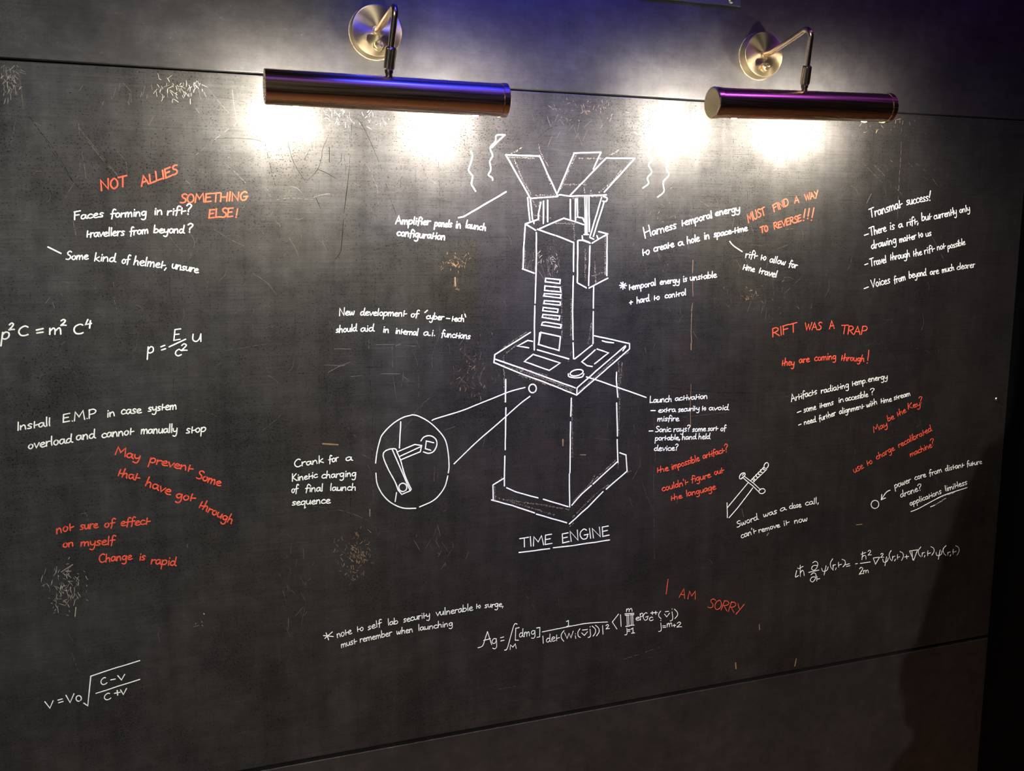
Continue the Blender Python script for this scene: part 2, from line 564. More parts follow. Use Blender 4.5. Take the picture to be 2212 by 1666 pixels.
# small screw head near the board's right end
c = at(2153, 862)
mb = MB()
mb.lathe([(0, 0.0048), (0.001, 0.0047), (0.0024, 0.0036), (0.003, 0.0018)], 20, c)
s_ = mb.build('screw', M['steel'], board, True)
tag(s_, 'small steel screw near the right end of the board')

# added unseen sheet behind the viewer, outline shaped to cast the right-hand shadow
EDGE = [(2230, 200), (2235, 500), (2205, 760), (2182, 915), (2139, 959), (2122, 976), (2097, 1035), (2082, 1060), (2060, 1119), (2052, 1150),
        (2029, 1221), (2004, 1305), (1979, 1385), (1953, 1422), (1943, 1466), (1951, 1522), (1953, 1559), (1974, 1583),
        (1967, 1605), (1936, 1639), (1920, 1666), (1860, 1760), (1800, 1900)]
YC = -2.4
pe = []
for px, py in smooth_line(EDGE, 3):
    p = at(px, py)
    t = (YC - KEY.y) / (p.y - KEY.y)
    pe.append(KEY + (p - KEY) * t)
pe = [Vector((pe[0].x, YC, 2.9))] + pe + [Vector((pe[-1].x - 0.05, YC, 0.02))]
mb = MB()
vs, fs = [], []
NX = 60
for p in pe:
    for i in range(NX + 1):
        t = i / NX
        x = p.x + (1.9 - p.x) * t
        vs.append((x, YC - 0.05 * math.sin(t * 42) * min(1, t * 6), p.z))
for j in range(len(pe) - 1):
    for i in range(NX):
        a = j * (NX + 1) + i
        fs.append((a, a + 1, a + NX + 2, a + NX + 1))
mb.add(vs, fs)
cu = mb.build('shadow_blocker', M['shadow_blocker'], None, True)
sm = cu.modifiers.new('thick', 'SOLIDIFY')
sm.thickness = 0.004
tag(cu, 'added black sheet behind the viewer, shaped to cast the shadow on the right of the wall', 'shadow_blocker')

# grey plate at the top edge between the lamps
c0, c1 = at(1597, 16), at(1400, 5)
z0 = (c0.z)
mb = MB()
mb.box((c0.x - 0.30, -0.005, z0), (c0.x, -0.001, z0 + 0.2))
pl = mb.build('metal_plate', M['plate'], None, bevel=0.0008, origin=(c0.x - 0.15, -0.001, z0))
tag(pl, 'grey metal plate at the top edge of the wall, between the two lamps', 'plate')
for px, py in ((1579, 1),):
    c = at(px, py, -0.005)
    for dx in (0, -0.262):
        for dz in (0, 0.168):
            b = Vector((c.x + dx, -0.005, c.z + dz))
            mb = MB()
            mb.lathe([(0, 0.0062), (0.0008, 0.0062), (0.0026, 0.0048), (0.0034, 0.002)], 24, b)
            mb.build('screw', M['steel'], pl, True)


cm, cn, cp = new_mat('spun_brass_cap')
cp.inputs['Base Color'].default_value = (0.66, 0.54, 0.26, 1)
cp.inputs['Metallic'].default_value = 1
cp.inputs['Roughness'].default_value = 0.32
cp.inputs['Anisotropic'].default_value = 0.7
tg = cn.nodes.new('ShaderNodeTangent')
tg.direction_type = 'RADIAL'
tg.axis = 'X'
cn.links.new(tg.outputs[0], cp.inputs['Tangent'])
M['cap'] = cm

# ------------------------------------------------------------------ picture lamps
def lamp(label, hub_px, tube_px, tube_d, L, roll, yaw, apex_px, apex_d, side):
    hub = at(*hub_px, -0.020)
    hub = Vector((hub.x, 0, hub.z))
    rt = bpy.data.objects.new('picture_lamp', None)
    COL.objects.link(rt)
    rt.location = (hub.x, -0.001, hub.z)
    tag(rt, label, 'lamp', 'brass picture lamps on the wall')
    ax = Vector((0, -1, 0))
    b0 = Vector((hub.x, -0.001, hub.z))
    # wall plate: shallow drum with a faced front
    R = 0.0425
    mb = MB()
    mb.lathe([(0, R), (0.001, R), (0.0175, R - 0.0008), (0.019, R - 0.002), (0.0194, R - 0.004), (0.0197, 0.012), (0.0198, 0.0005)], 96, b0)
    mb.build('wall_plate', M['brass'], rt, True, origin=b0)
    # bead of filler round the plate
    mb = MB()
    ring = []
    for k in range(97):
        a = 2 * math.pi * k / 96
        rr = R + rng.uniform(-0.0002, 0.0008)
        ring.append((hub.x + rr * math.cos(a), hub.z + rr * math.sin(a)))
    ribbon(mb, ring, 0.0013, 0.0009, -0.001)
    tag(mb.build('sealant', M['sealant'], rt, True), 'thin pale sealant bead round the plate')
    # switch button below the arm
    kb = b0 + Vector((0.001, -0.0196, -0.0235))
    mb = MB()
    mb.lathe([(0, 0.0088), (0.0012, 0.0088), (0.0014, 0.0074), (0.0075, 0.0072), (0.0083, 0.0064), (0.0084, 0.0005)], 40, kb)
    mb.build('switch_button', M['brass'], rt, True, origin=kb)
    # arm
    c3 = at(*tube_px, -tube_d)
    top = Vector((c3.x, c3.y, c3.z))
    jt = top + Vector((0, 0, 0.026))
    p0 = Vector((hub.x, -0.0205, hub.z))
    B = Vector((hub.x, -0.045, hub.z))
    A = at(*apex_px, -apex_d)
    A.x = hub.x
    cb = jt + Vector((0, 0, 0.010))
    ct = cb + (A - cb).normalized() * 0.040

    def fillet(prev, corner, nxt, r, n=9):
        d1, d2 = (prev - corner).normalized(), (nxt - corner).normalized()
        half = d1.angle(d2) / 2
        t = r / math.tan(half)
        cen = corner + (d1 + d2).normalized() * (r / math.sin(half))
        s, e = corner + d1 * t - cen, corner + d2 * t - cen
        return [cen + s.lerp(e, k / n).normalized() * r for k in range(n + 1)]

    pts = [p0, p0.lerp(B, 0.2)] + fillet(p0, B, A, 0.011) + fillet(B, A, cb, 0.0125) + [ct, cb]
    mb = MB()
    mb.tube(pts, 0.0049, 24)
    mb.build('arm', M['arm'], rt, True)
    mb = MB()
    mb.lathe([(0, 0.0072), (0.0012, 0.0078), (0.003, 0.0072), (0.0034, 0.005)], 28, p0 + Vector((0, 0.001, 0)))
    mb.build('arm_ring', M['brass'], rt, True)
    # knurled collar
    axc = (ct - cb).normalized()
    n, vs, fs = 72, [], []
    prof = [(0.0, 0.0072), (0.0022, 0.0086), (0.030, 0.0086), (0.0315, 0.0082), (0.033, 0.0062)]
    side_v = axc.cross(Vector((0, 1, 0))).normalized()
    up_v = side_v.cross(axc)
    for d, r in prof:
        for k in range(n):
            a = 2 * math.pi * k / n
            rr = r * (1.0 if (k // 2) % 2 == 0 or d < .001 or d > .031 else 0.955)
            vs.append(cb + axc * d + (side_v * math.cos(a) + up_v * math.sin(a)) * rr)
    for j in range(len(prof) - 1):
        for k in range(n):
            a, b = j * n + k, j * n + (k + 1) % n
            fs.append((a, b, b + n, a + n))
    fs.append(tuple(range(n))[::-1])
    fs.append(tuple(4 * n + k for k in range(n)))
    mb = MB()
    mb.add(vs, fs)
    mb.build('collar', M['arm'], rt, False)
    mb = MB()
    mb.lathe([(-0.002, 0.0052), (0.003, 0.0052), (0.006, 0.0066), (0.010, 0.0060)], 28, jt, Vector((0, 0, 1)), Vector((0, 1, 0)))
    mb.build('joint', M['dark_metal'], rt, True)

    # shade: open tube, slot facing the wall and the floor
    rot = Matrix.Rotation(yaw, 4, 'Z') @ Matrix.Rotation(-roll, 4, 'Y')
    RO, RI = 0.0256, 0.0247
    A0, A1 = math.radians(14), math.radians(267)      # solid from above the wall side round the front to just past the bottom
    NS, NL = 72, 24

    def tp(u, a, r):
        v = rot @ Vector((u, math.cos(a) * r, math.sin(a) * r))
        return top + v
    vs, fs = [], []
    for i in range(NL + 1):
        u = -L / 2 + L * i / NL
        for r in (RO, RI):
            for k in range(NS + 1):
                vs.append(tp(u, A0 + (A1 - A0) * k / NS, r))
    W = 2 * (NS + 1)
    for i in range(NL):
        for k in range(NS):
            a = i * W + k
            fs.append((a, a + 1, a + 1 + W, a + W))
            b = a + NS + 1
            fs.append((b + W, b + 1 + W, b + 1, b))
        for k in (0, NS):
            a = i * W + k
            q = (a, a + W, a + W + NS + 1, a + NS + 1)
            fs.append(q if k == 0 else q[::-1])
    for i in (0, NL):
        for k in range(NS):
            a = i * W + k
            q = (a, a + NS + 1, a + NS + 2, a + 1)
            fs.append(q if i == 0 else q[::-1])
    mb = MB()
    mb.add(vs, fs)
    shade = mb.build('shade', M['bronze'], rt, True)
    # matt white inside so that the shade throws light out of the slot
    vs, fs = [], []
    for i in (0, 1):
        u = (-L / 2 + 0.004) * (1 if i == 0 else -1)
        for k in range(NS + 1):
            vs.append(tp(u, A0 + 0.03 + (A1 - A0 - 0.06) * k / NS, RI - 0.0004))
    for k in range(NS):
        fs.append((k + NS + 1, k + NS + 2, k + 1, k))
    mb = MB()
    mb.add(vs, fs)
    mb.build('shade_lining', M['inner'], rt, True)
    for sgn in (-1, 1):
        axv = (rot @ Vector((sgn, 0, 0))).normalized()
        mb = MB()
        if side == 0 and sgn == -1:      # this end is closed flush with the tube
            mb.lathe([(-0.003, RO - 0.0011), (-0.0002, RO - 0.0011), (0.0002, RO - 0.002), (0.0003, 0.0004)], 96, top + axv * (L / 2), axv, Vector((0, 0, 1)))
            mb.build('end_cap', M['bronze'], rt, True)
            continue
        b = top + axv * (L / 2 - 0.007)
        mb.lathe([(0, RO + 0.0004), (0.0004, RO + 0.0013), (0.0095, RO + 0.0013), (0.0105, RO + 0.0004), (0.0108, RO - 0.0006)],
                 96, b, axv, Vector((0, 0, 1)))
        e = mb.build('end_cap', M['bronze'], rt, True)
        mb = MB()
        mb.lathe([(0.0106, RO - 0.0005), (0.0112, RO - 0.0012), (0.0114, RO - 0.003), (0.0116, 0.006), (0.0117, 0.0004)],
                 96, b, axv, Vector((0, 0, 1)))
        tag(mb.build('cap_face', M['cap'], e, True), 'spun brass face of the end cap')
    for sgn in (-1, 1):
        c = top + rot @ Vector((sgn * 0.140, 0.004, -0.0128))
        axb = rot @ Vector((0, 0.45, -1)).normalized()
        mb = MB()
        mb.lathe([(-0.004, 0.0001), (-0.003, 0.009), (0.005, 0.0095), (0.010, 0.0075), (0.0125, 0.004), (0.0132, 0.0003)], 32, c, axb, Vector((1, 0, 0)))
        mb.build('bulb', M['bulb'], rt, True)
        hb = c - axb * 0.004
        mb = MB()
        mb.lathe([(-0.010, 0.007), (-0.009, 0.009), (-0.001, 0.0095), (0, 0.0085)], 24, hb, axb, Vector((1, 0, 0)))
        mb.build('bulb_holder', M['dark_metal'], rt, True)
    return rt



lamp('brass picture lamp on the left, its tube shade open at the left end',
     (815, 66), (841, 203), 0.128, 0.370, -0.002, 0.0, (852, 6), 0.160, 0)
lamp('brass picture lamp on the right, with a round end cap facing left',
     (1651, 118), (1736, 228), 0.128, 0.371, 0.024, 0.0, (1760, 54), 0.160, 1)
# ------------------------------------------------------------------ writing on the board
# N = a note (part), colour, line width in mm, name | label ; C = where the next rows were measured ; every other row is one line of writing
DATA = r"""
N red 3.4 handwritten_note | red capitals reading NOT ALLIES, at the upper left of the board
C 0 300 3.687
w NOT 800 415 1010 375 44
w ALLIES 1125 380 1418 276 38
N red 3.2 handwritten_note | red capitals reading SOMETHING ELSE! in two lines
C 0 300 3.687
w SOMETHING 1435 512 1968 488 36
w ELSE 1660 632 1855 622 37; w ! 1868 626 1892 626 37
N white 2.7 handwritten_note | white note asking about faces forming in the rift, two lines
C 0 300 3.687
w Faces 588 645 822 622 34; w forming 880 628 1165 612 34; w in 1225 605 1292 602 34; w rift 1328 608 1470 598 33; w ? 1478 603 1518 603 42
w travellers 685 785 990 768 35; w from 1032 768 1180 752 33; w beyond 1222 750 1465 750 33; w ? 1490 746 1530 746 38
N white 2.7 handwritten_note | white note reading some kind of helmet, unsure, with a short pointer line
C 0 300 3.687
w Some 525 962 700 960 33; w kind 748 972 918 980 35; w of 968 992 1030 992 34; w helmet, 1062 1000 1325 1035 38; w unsure 1365 1030 1575 1068 34; l 382,862 485,913
N white 3.2 formula | white formula p squared C equals m squared C to the fourth, at the left edge
C 0 660 3.687
w p 8 272 75 270 56; w 2 68 198 112 194 29; w C 140 245 222 242 42; l 290,197 342,185; l 295,220 342,213; w m 388 230 492 226 52; w 2 480 162 524 160 27; w C 580 230 662 226 40; w 4 675 185 728 180 38
N white 2.8 formula | white formula p equals E over c squared times u
C 0 660 3.687
w p 1172 382 1225 378 52; l 1282,330 1312,318; l 1288,355 1318,345; w E 1380 276 1438 272 45; l 1348,330 1478,270; w c 1392 402 1440 400 54; w 2 1440 360 1488 358 27; w u 1525 292 1605 288 62
N white 2.7 handwritten_note | white note about installing an E.M.P in case of system overload
C 0 660 3.687
w Install 135 996 402 958 36; w E.M.P 498 934 765 892 36; w in 850 890 915 880 36; w case 962 868 1122 858 35; w system 1178 845 1405 825 34
w overload 222 1144 575 1092 37; w and 605 1076 758 1058 38; w cannot 808 1056 1060 1028 37; w manually 1122 1024 1410 1012 35; w stop 1480 1020 1640 1006 36
N red 3.0 handwritten_note | red note reading May prevent some that have got through, sloping down
C 80 940 4.424
w May 740 185 978 240 42; w prevent 1070 262 1475 350 44; w Some 1520 412 1748 490 42
w that 765 388 965 440 44; w have 1030 482 1268 575 48; w got 1322 605 1498 634 46; w through 1540 690 1858 850 44
N red 2.8 handwritten_note | red note reading not sure of effect on myself change is rapid, at the lower left
C 80 940 4.424
w not 185 945 345 905 48; w sure 410 905 580 885 42; w of 640 885 735 880 42; w effect 798 872 1072 855 42
w on 246 1078 348 1062 40; w myself 415 1064 738 1045 42
w Change 590 1218 905 1190 42; w is 975 1197 1030 1197 42; w rapid 1085 1232 1325 1250 45
N white 2.9 handwritten_note | white note reading Amplifier panels in launch configuration, with a pointer to the panels
C 840 260 3.95
w Amplifier 55 884 350 892 34; w panels 388 905 535 912 33; w in 568 918 612 920 34; w launch 652 916 825 942 32; l 595,832 640,822 1000,610
w configuration 65 984 478 1020 35
N white 2.9 heat_lines | wavy white lines rising left of the drawn panels
C 840 260 3.95
s 698,262 712,300 700,360 680,420 698,455 715,480 705,540 725,580 740,605; s 990,125 920,128 908,180 865,235 885,300 862,350 870,420 850,465 882,490 885,510; s 985,130 940,170 878,232
N white 2.9 heat_lines | wavy white lines rising right of the drawn panels
C 1080 200 4.608
s 1343,395 1365,412 1415,425 1412,480 1450,515 1487,550 1465,612 1515,660 1478,720 1510,790 1468,850 1478,905 1422,950; s 1652,520 1650,590 1690,670 1655,750 1682,820 1625,890 1632,985 1570,1040
N white 2.5 handwritten_note | white note about new development of cyber-tech for internal a.i. functions
C 700 640 5.53
w New 178 234 362 224 46; w development 430 228 975 242 44; w of 1035 250 1125 250 42; l 1235,170 1205,195; w cyber 1218 270 1425 284 42; l 1462,265 1502,268; w tech 1522 298 1670 304 42; l 1682,215 1692,248
w should 140 437 390 418 44; w aid 435 425 595 417 45; w in 700 432 772 436 45; w internal 850 445 1118 470 42; w a.i. 1185 468 1325 474 45; w functions 1398 485 1742 512 42
N white 2.6 handwritten_note | white note about a crank for kinetic charging, left of the circled drawing
C 600 860 4.424
w Crank 155 662 435 618 36; w for 488 622 580 602 36; w a 645 602 710 598 35
w Kinetic 135 796 378 762 35; w charging 418 768 748 748 36
w of 130 908 190 904 38; w final 262 896 430 890 36; w launch 498 888 745 882 36
w sequence 135 1026 498 1005 36
N white 2.9 handwritten_note | white note about harnessing temporal energy to create a hole in space-time
C 1360 400 5.027
w H 168 582 242 550 64; w arness 245 545 508 468 48; w temporal 565 448 898 355 44; w energy 930 335 1198 280 42
w to 138 768 218 748 48; w create 262 727 482 668 42; w a 525 662 582 652 40; w hole 625 638 758 608 42; w in 808 590 868 578 42; w space-time 915 566 1278 495 38
N red 3.1 handwritten_note | red capitals reading MUST FIND A WAY TO REVERSE!!!
C 1360 400 5.027
w MUST 1288 408 1480 318 46; w FIND 1568 290 1732 212 40; w A 1790 196 1842 186 38; w WAY 1905 168 2050 130 36
w TO 1425 522 1505 498 36; w REVERSE 1570 480 1868 388 36; l 1907,262 1893,352; l 1890,384 1889,386; l 1952,255 1938,335; l 1935,362 1934,365; l 2002,248 1982,350; l 1975,380 1974,383
N white 2.6 handwritten_note | white note reading rift to allow for time travel, with a pointer line
C 1360 400 5.027
s 1088,612 1130,660 1222,722; w rift 1255 788 1378 796 42; w to 1420 812 1478 818 40; w allow 1518 835 1688 868 38; w for 1725 885 1815 902 38
w time 1225 915 1352 942 38; w travel 1398 955 1592 1003 40
N white 2.6 handwritten_note | starred white note reading temporal energy is unstable + hard to control
C 1360 400 5.027
l -95,1060 -50,1120; l -45,1070 -98,1115; l -108,1090 -35,1092; l -72,1055 -72,1130; w temporal -8 1142 285 1090 38; w energy 328 1082 542 1056 36; w is 580 1052 624 1045 38; w unstable 655 1038 942 1003 36
l 0,1278 32,1270; l 15,1258 14,1294; w hard 78 1286 215 1260 37; w to 262 1250 325 1240 34; w control 382 1230 612 1196 36
N white 2.5 handwritten_note | white list on launch activation beside the drawn table
C 1380 820 5.375
w Launch 125 272 380 258 38; w activation 420 248 795 220 36
l 140,362 190,362; w extra 225 384 424 374 34; w security 455 377 702 358 34; w to 733 360 778 357 32; w avoid 812 357 1038 355 34
w misfire 215 484 462 482 36
l 118,600 162,598; w Sonic 192 612 370 606 35; w rays? 402 610 592 600 37; w some 618 606 775 600 34; w sort 800 600 914 592 32; w of 948 600 1010 592 34
w portable, 188 710 478 700 34; w hand 500 700 664 692 34; w held 690 690 825 692 34
w device? 176 830 452 822 36
N red 2.6 handwritten_note | red note about the impossible artifact and the unknown language
C 1380 820 5.375
w the 208 1085 345 1058 38; w impossible 382 1048 705 945 40; w artifact 745 922 992 850 38; w ? 998 845 1035 836 50
w couldn't 270 1302 565 1220 40; w figure 612 1198 834 1135 40; w out 878 1112 985 1082 40
w the 370 1408 500 1378 36; w language 552 1362 892 1276 40
N white 2.2 sword_drawing | white outline drawing of a sword with ribbed grip
C 1540 980 6.144
e 708 160 27 40 22; l 680,180 500,362; l 715,210 540,378; l 665,185 672,215 692,217; l 632,215 637,250 655,250; l 603,248 606,280 625,280; l 572,280 578,312 600,315; l 540,312 552,350 570,350; l 522,332 548,375
s 415,300 365,338 352,310 378,268 418,258 428,282 405,312 378,338; l 390,290 412,270; l 412,300 480,350 545,400 632,482; l 392,315 460,375 530,430 608,508; e 652 500 42 32 -15
l 465,390 190,722; l 530,455 430,590 330,720 215,852; l 188,655 191,850
N white 2.2 handwritten_note | white note about the sword that cannot be removed
C 1540 980 6.144
w Sword 318 982 600 876 43; w was 670 845 850 795 42; w a 890 772 968 750 38; w close 1015 738 1168 710 40; w call, 1225 690 1405 660 42
w can't 375 1128 570 1055 42; w remove 608 1052 887 976 38; w it 940 964 1008 938 42; w now 1080 930 1255 895 42
N red 3.0 handwritten_note | red capitals reading RIFT WAS A TRAP
C 1640 680 5.53
w RIFT 158 266 455 200 56; w WAS 545 186 742 180 46; w A 836 168 900 162 50; w TRAP 975 228 1282 240 52
N red 2.8 handwritten_note | red note reading they are coming through!
C 1640 680 5.53
w they 268 608 418 606 45; w are 476 580 600 566 45; w coming 658 552 918 530 45; w through 975 545 1252 562 42; l 1310,425 1298,545; l 1292,575 1291,579
N white 2.4 handwritten_note | white list on artifacts radiating energy
C 1640 680 5.53
w Artifacts 382 1040 692 945 43; w radiating 738 942 1072 868 40; w temp. 1108 855 1285 812 40; w energy 1300 805 1532 765 38
l 455,1170 500,1152; w some 532 1170 680 1130 40; w items 722 1117 888 1075 36; w in 946 1055 1012 1040 36; w accesible 1030 1037 1300 978 36; w ? 1325 962 1378 950 42
l 470,1320 500,1308; w need 538 1317 678 1280 36; w further 718 1275 915 1200 37; w alignment 958 1192 1250 1118 36; w with 1283 1110 1410 1068 36; w time 1450 1060 1582 1035 35; w stream 1608 1022 1805 965 34
N red 2.5 handwritten_note | red note asking whether it may be the key
C 1820 850 5.95
w May 400 505 578 420 40; w be 583 362 665 326 42; w the 705 300 818 245 42; w Key 842 207 1003 160 42; w ? 992 132 1035 112 46
N red 2.4 handwritten_note | red note asking about charging a recalibrated machine
C 1820 850 5.95
w use 148 1028 270 962 50; w to 318 932 385 898 46; w charge 438 855 668 730 42; w recalibrated 722 700 1150 482 42
w machine 872 815 1148 692 40; w ? 1140 678 1185 656 44
N white 2.2 handwritten_note | white note about a power core from a distant drone, with a circle and an arrow
C 1820 850 5.95
w power 672 1222 880 1140 44; w core 928 1116 1072 1074 38; w from 1116 1062 1277 1010 38; w distant 1320 1002 1560 945 38; w future 1598 942 1790 905 38
w drone 748 1342 970 1258 44; w ? 975 1260 1022 1240 46
w applications 868 1448 1272 1285 38; w limitless 1322 1262 1604 1168 40; s 880,1520 980,1480 1200,1360 1330,1300 1600,1212; l 1130,1460 1180,1440; d 1180,1440 1340,1340; d 1210,1350 1440,1270
@drawn_arrow s 612,1245 560,1275 498,1368; l 505,1300 498,1368 552,1345
@drawn_circle e 417 1428 49 52 10
N white 2.0 formula | long white formula with h-bar and psi, near the dark right end of the board
C 1680 1160 4.809
s 197,352 184,410 192,418 215,402; l 208,325 209,328; w ħ 226 412 284 398 58; w ∂ 345 348 412 342 50; l 322,370 375,358 428,345; w ∂ 332 470 395 462 48; w t 395 460 430 456 34; w ψ 455 368 527 358 40
w ( 545 340 582 330 50; w r 570 332 600 328 40; w , 596 330 612 328 36; w t 622 320 656 312 38; w ) 662 305 700 298 38; l 705,290 745,280; l 712,308 750,300; l 808,282 828,278; w ħ 866 240 925 232 42; w 2 935 192 970 188 27; l 858,276 960,262; w 2 843 390 890 384 37; w m 888 378 946 372 32
l 995,220 1058,212 1015,285 993,222; w 2 1066 216 1100 212 24; w ψ 1090 272 1152 264 36; w ( 1158 245 1190 236 46; w r 1188 240 1216 236 36; w , 1212 238 1226 236 32; w t 1236 234 1262 230 34; w ) 1272 236 1305 228 42; l 1318,210 1360,204; l 1337,188 1340,226
l 1368,148 1452,135 1412,245 1370,150; l 1394,150 1403,240; w ( 1456 200 1492 192 44; w r 1496 202 1524 198 38; w , 1520 200 1534 198 32; w t 1548 198 1582 192 36; w ) 1588 182 1622 175 40; w ψ 1643 206 1712 196 38; w ( 1714 190 1756 180 48; w r 1762 192 1790 188 34; w , 1788 190 1802 188 30; w t 1812 182 1846 176 34; w ) 1850 176 1884 168 42
N white 2.0 handwritten_note | starred white note to self about lab security, low in the centre left
C 680 1280 5.027
l 95,470 200,480; l 190,430 110,500; l 122,440 150,515; w note 242 496 400 448 43; w to 458 430 528 412 40; w self 575 410 724 365 38; w lab 793 362 905 338 38; w security 962 328 1250 268 38; w vulnerable 1316 258 1714 196 40; w to 1752 177 1800 170 34; w surge, 1843 168 2048 155 36
w must 288 602 452 555 40; w remember 490 545 836 468 38; w when 888 458 1064 430 37; w launching 1122 418 1498 362 36
N white 1.9 formula | long white formula starting Ag equals an integral, at the bottom centre
C 1020 1240 3.568
s 45,570 80,555 100,500 118,445; s 118,445 132,490 150,545; l 88,514 140,500; w g 150 545 193 536 40; l 218,493 242,487; l 220,518 245,512; s 346,388 325,390 300,470 270,575 250,588; w M 288 584 342 574 20
l 362,415 336,420 332,512 356,512; w dm 362 490 445 478 34; w g 452 472 488 466 30; l 496,418 522,414 520,486 500,490; s 540,448 800,396 900,380 1043,371; l 726,368 742,360 742,402; l 728,406 756,402
l 545,480 548,535; w det 570 530 668 512 33; s 708,438 688,465 688,495 706,520; w W 712 502 780 490 26; w i 785 502 805 496 24; s 830,425 815,450 818,480 834,490; w v 842 480 886 472 26; l 850,434 888,429; w j 893 465 915 460 34
s 925,403 948,425 950,452 932,480; s 950,396 975,420 978,448 958,478; l 1005,398 1008,465; w 2 1028 426 1056 422 18
l 1128,310 1080,372 1115,425; l 1143,315 1148,405; l 1176,309 1246,304; l 1180,320 1210,318; l 1218,316 1246,314; l 1193,320 1195,398; l 1206,320 1208,398; l 1224,316 1226,396; l 1237,316 1239,394; l 1182,406 1212,403; l 1216,398 1248,395; w m 1186 293 1236 288 25
w j 1176 450 1196 446 28; l 1200,432 1215,430; l 1200,444 1215,442; l 1225,427 1238,418 1240,455; l 1228,458 1252,455
w e 1260 361 1290 357 25; w p 1294 335 1320 328 26; w G 1318 364 1358 354 30; w c 1364 363 1392 358 27; l 1376,303 1400,300; l 1388,290 1389,314; l 1404,300 1426,298; l 1414,288 1415,312
s 1452,288 1438,310 1440,330 1456,345; w v 1480 334 1518 328 26; l 1488,292 1514,289; w j 1524 332 1548 326 38; s 1558,272 1580,295 1582,320 1562,345
w j 1436 418 1460 412 34; l 1468,402 1490,400; l 1470,414 1492,412; w m 1500 411 1542 406 28; l 1547,400 1568,396; l 1557,388 1559,408; w 2 1574 413 1612 409 21
N red 1.9 handwritten_note | thin red capitals reading I AM SORRY, sloping down at the bottom
C 1020 1240 3.568
l 1510,42 1503,95 1495,155
@text_word w A 1592 182 1640 192 36; w M 1658 192 1720 196 33
@text_word w SORRY 1812 258 2072 312 40 1.1
N white 2.2 formula | white formula V equals V0 times a square root, at the bottom left
C 0 1150 2.458
l 238,900 265,935 282,895; l 308,892 330,886; l 312,906 335,899; l 350,866 372,905 393,858; e 418 883 14 15
l 445,908 466,922 482,765 610,722 742,682; l 510,856 742,782; w C 536 815 568 803 18; l 588,785 612,780; l 625,762 645,785 662,755; w C 553 895 588 884 18; l 608,856 638,850; l 622,840 625,866; l 640,838 655,862 672,830
N white 2.6 handwritten_note | white list headed Transmat success! at the right
C 1850 200 3.3315
w Transmat 98 902 328 826 36; w success 360 812 518 778 34; l 533,708 525,755; l 528,774 528,777
l 57,1028 85,1018; w There 98 1032 215 996 31; w is 240 988 275 982 32; w a 303 975 332 968 28; w rift, 362 962 447 942 28; w but 470 925 540 912 29; w currently 558 915 722 874 28; w only 742 868 817 850 25
w drawing 108 1127 288 1082 30; w matter 310 1080 430 1052 26; w to 448 1047 480 1037 26; w us 500 1040 540 1028 25
l 60,1240 82,1232; w Travel 100 1252 216 1222 29; w through 243 1208 385 1182 28; w the 408 1180 470 1168 26; w rift 490 1164 560 1142 27; w not 582 1136 640 1120 25; w possible 658 1127 783 1094 25
l 55,1412 85,1400; w Voices 108 1407 243 1370 30; w from 272 1373 354 1348 27; w beyond 378 1337 503 1315 27; w are 530 1314 593 1303 25; w much 617 1298 704 1278 25; w clearer 723 1277 853 1258 25
N white 2.8 title | white underlined title reading TIME ENGINE below the drawing
C 1030 820 4.165
w TIME 392 1512 680 1478 46 1.4; l 380,1558 655,1523
w ENGINE 768 1470 1195 1404 47 1.4; l 688,1515 870,1495 1193,1445
N white 2.6 crank_detail | white oval with a crank drawn inside, joined to the machine by two lines
C 600 860 4.424
s 935,622 948,520 972,420 1000,350 1090,255 1190,190 1275,165; s 1282,162 1340,172 1440,225 1530,305 1600,400 1628,520 1637,650 1630,715; s 1625,745 1600,840 1550,920 1480,985 1355,1042; s 1318,1055 1195,1052 1080,1000 1000,920 950,820 938,718; l 1175,228 1162,478; l 1135,905 1122,990
s 1008,545 1012,525 1035,503 1085,487 1128,490 1145,530 1175,600 1215,740 1275,872; l 1275,872 1265,888 1185,922 1150,880; s 1150,880 1120,800 1060,690 1020,600 1006,550; s 1095,495 1150,620 1210,760 1262,880; e 1195 855 38 40; l 1138,518 1310,445 1375,455 1362,515 1175,592; l 1158,562 1368,465
s 1368,410 1400,372 1460,362 1510,395 1520,450 1490,510 1440,530 1392,515; l 1490,428 1420,412 1410,485 1462,500
s 1475,215 1520,195 1750,125 1902,65 2065,0 2215,-60 2362,-100; s 1685,630 1902,420 2110,240 2305,65 2410,-15
N white 3.0 machine_drawing | white line drawing of a tall machine with open panels on a square table
C 840 260 3.95
l 998,294 1288,306; l 1285,302 1440,645; l 998,296 1208,668; l 1205,668 1440,650
l 1578,280 1810,274; l 1582,280 1440,618; l 1808,276 1745,415; l 1440,640 1465,636 1540,648; l 1545,648 1855,637
l 1858,322 2098,325; l 1855,322 1545,642; l 2096,328 1838,612
l 1185,660 1203,855; l 1208,680 1225,845; l 1297,700 1276,800 1275,845; l 1320,690 1318,880; l 1355,682 1355,865; l 1235,855 1238,880; l 1548,675 1550,840; l 1592,672 1592,855; l 1608,670 1610,825 1655,835 1668,865; l 1672,655 1676,965; l 1690,655 1690,965; l 1708,655 1710,950; l 1815,660 1715,995; l 1835,700 1745,990; s 1830,650 1862,665 1852,692 1825,690
l 1275,845 1165,885; l 1165,885 1252,938; l 1285,926 1495,835; l 1498,838 1660,890; l 1268,930 1415,982; l 1428,985 1572,1042; l 1165,885 1150,1090 1145,1268; l 1140,1268 1240,1305; l 1258,958 1258,1200 1248,1560; l 1245,1584 1241,1960; l 1578,1042 1576,1290; l 1574,1330 1568,1610 1572,1872; l 1572,1899 1576,2034; l 1748,1415 1745,1603; l 1745,1633 1742,1905
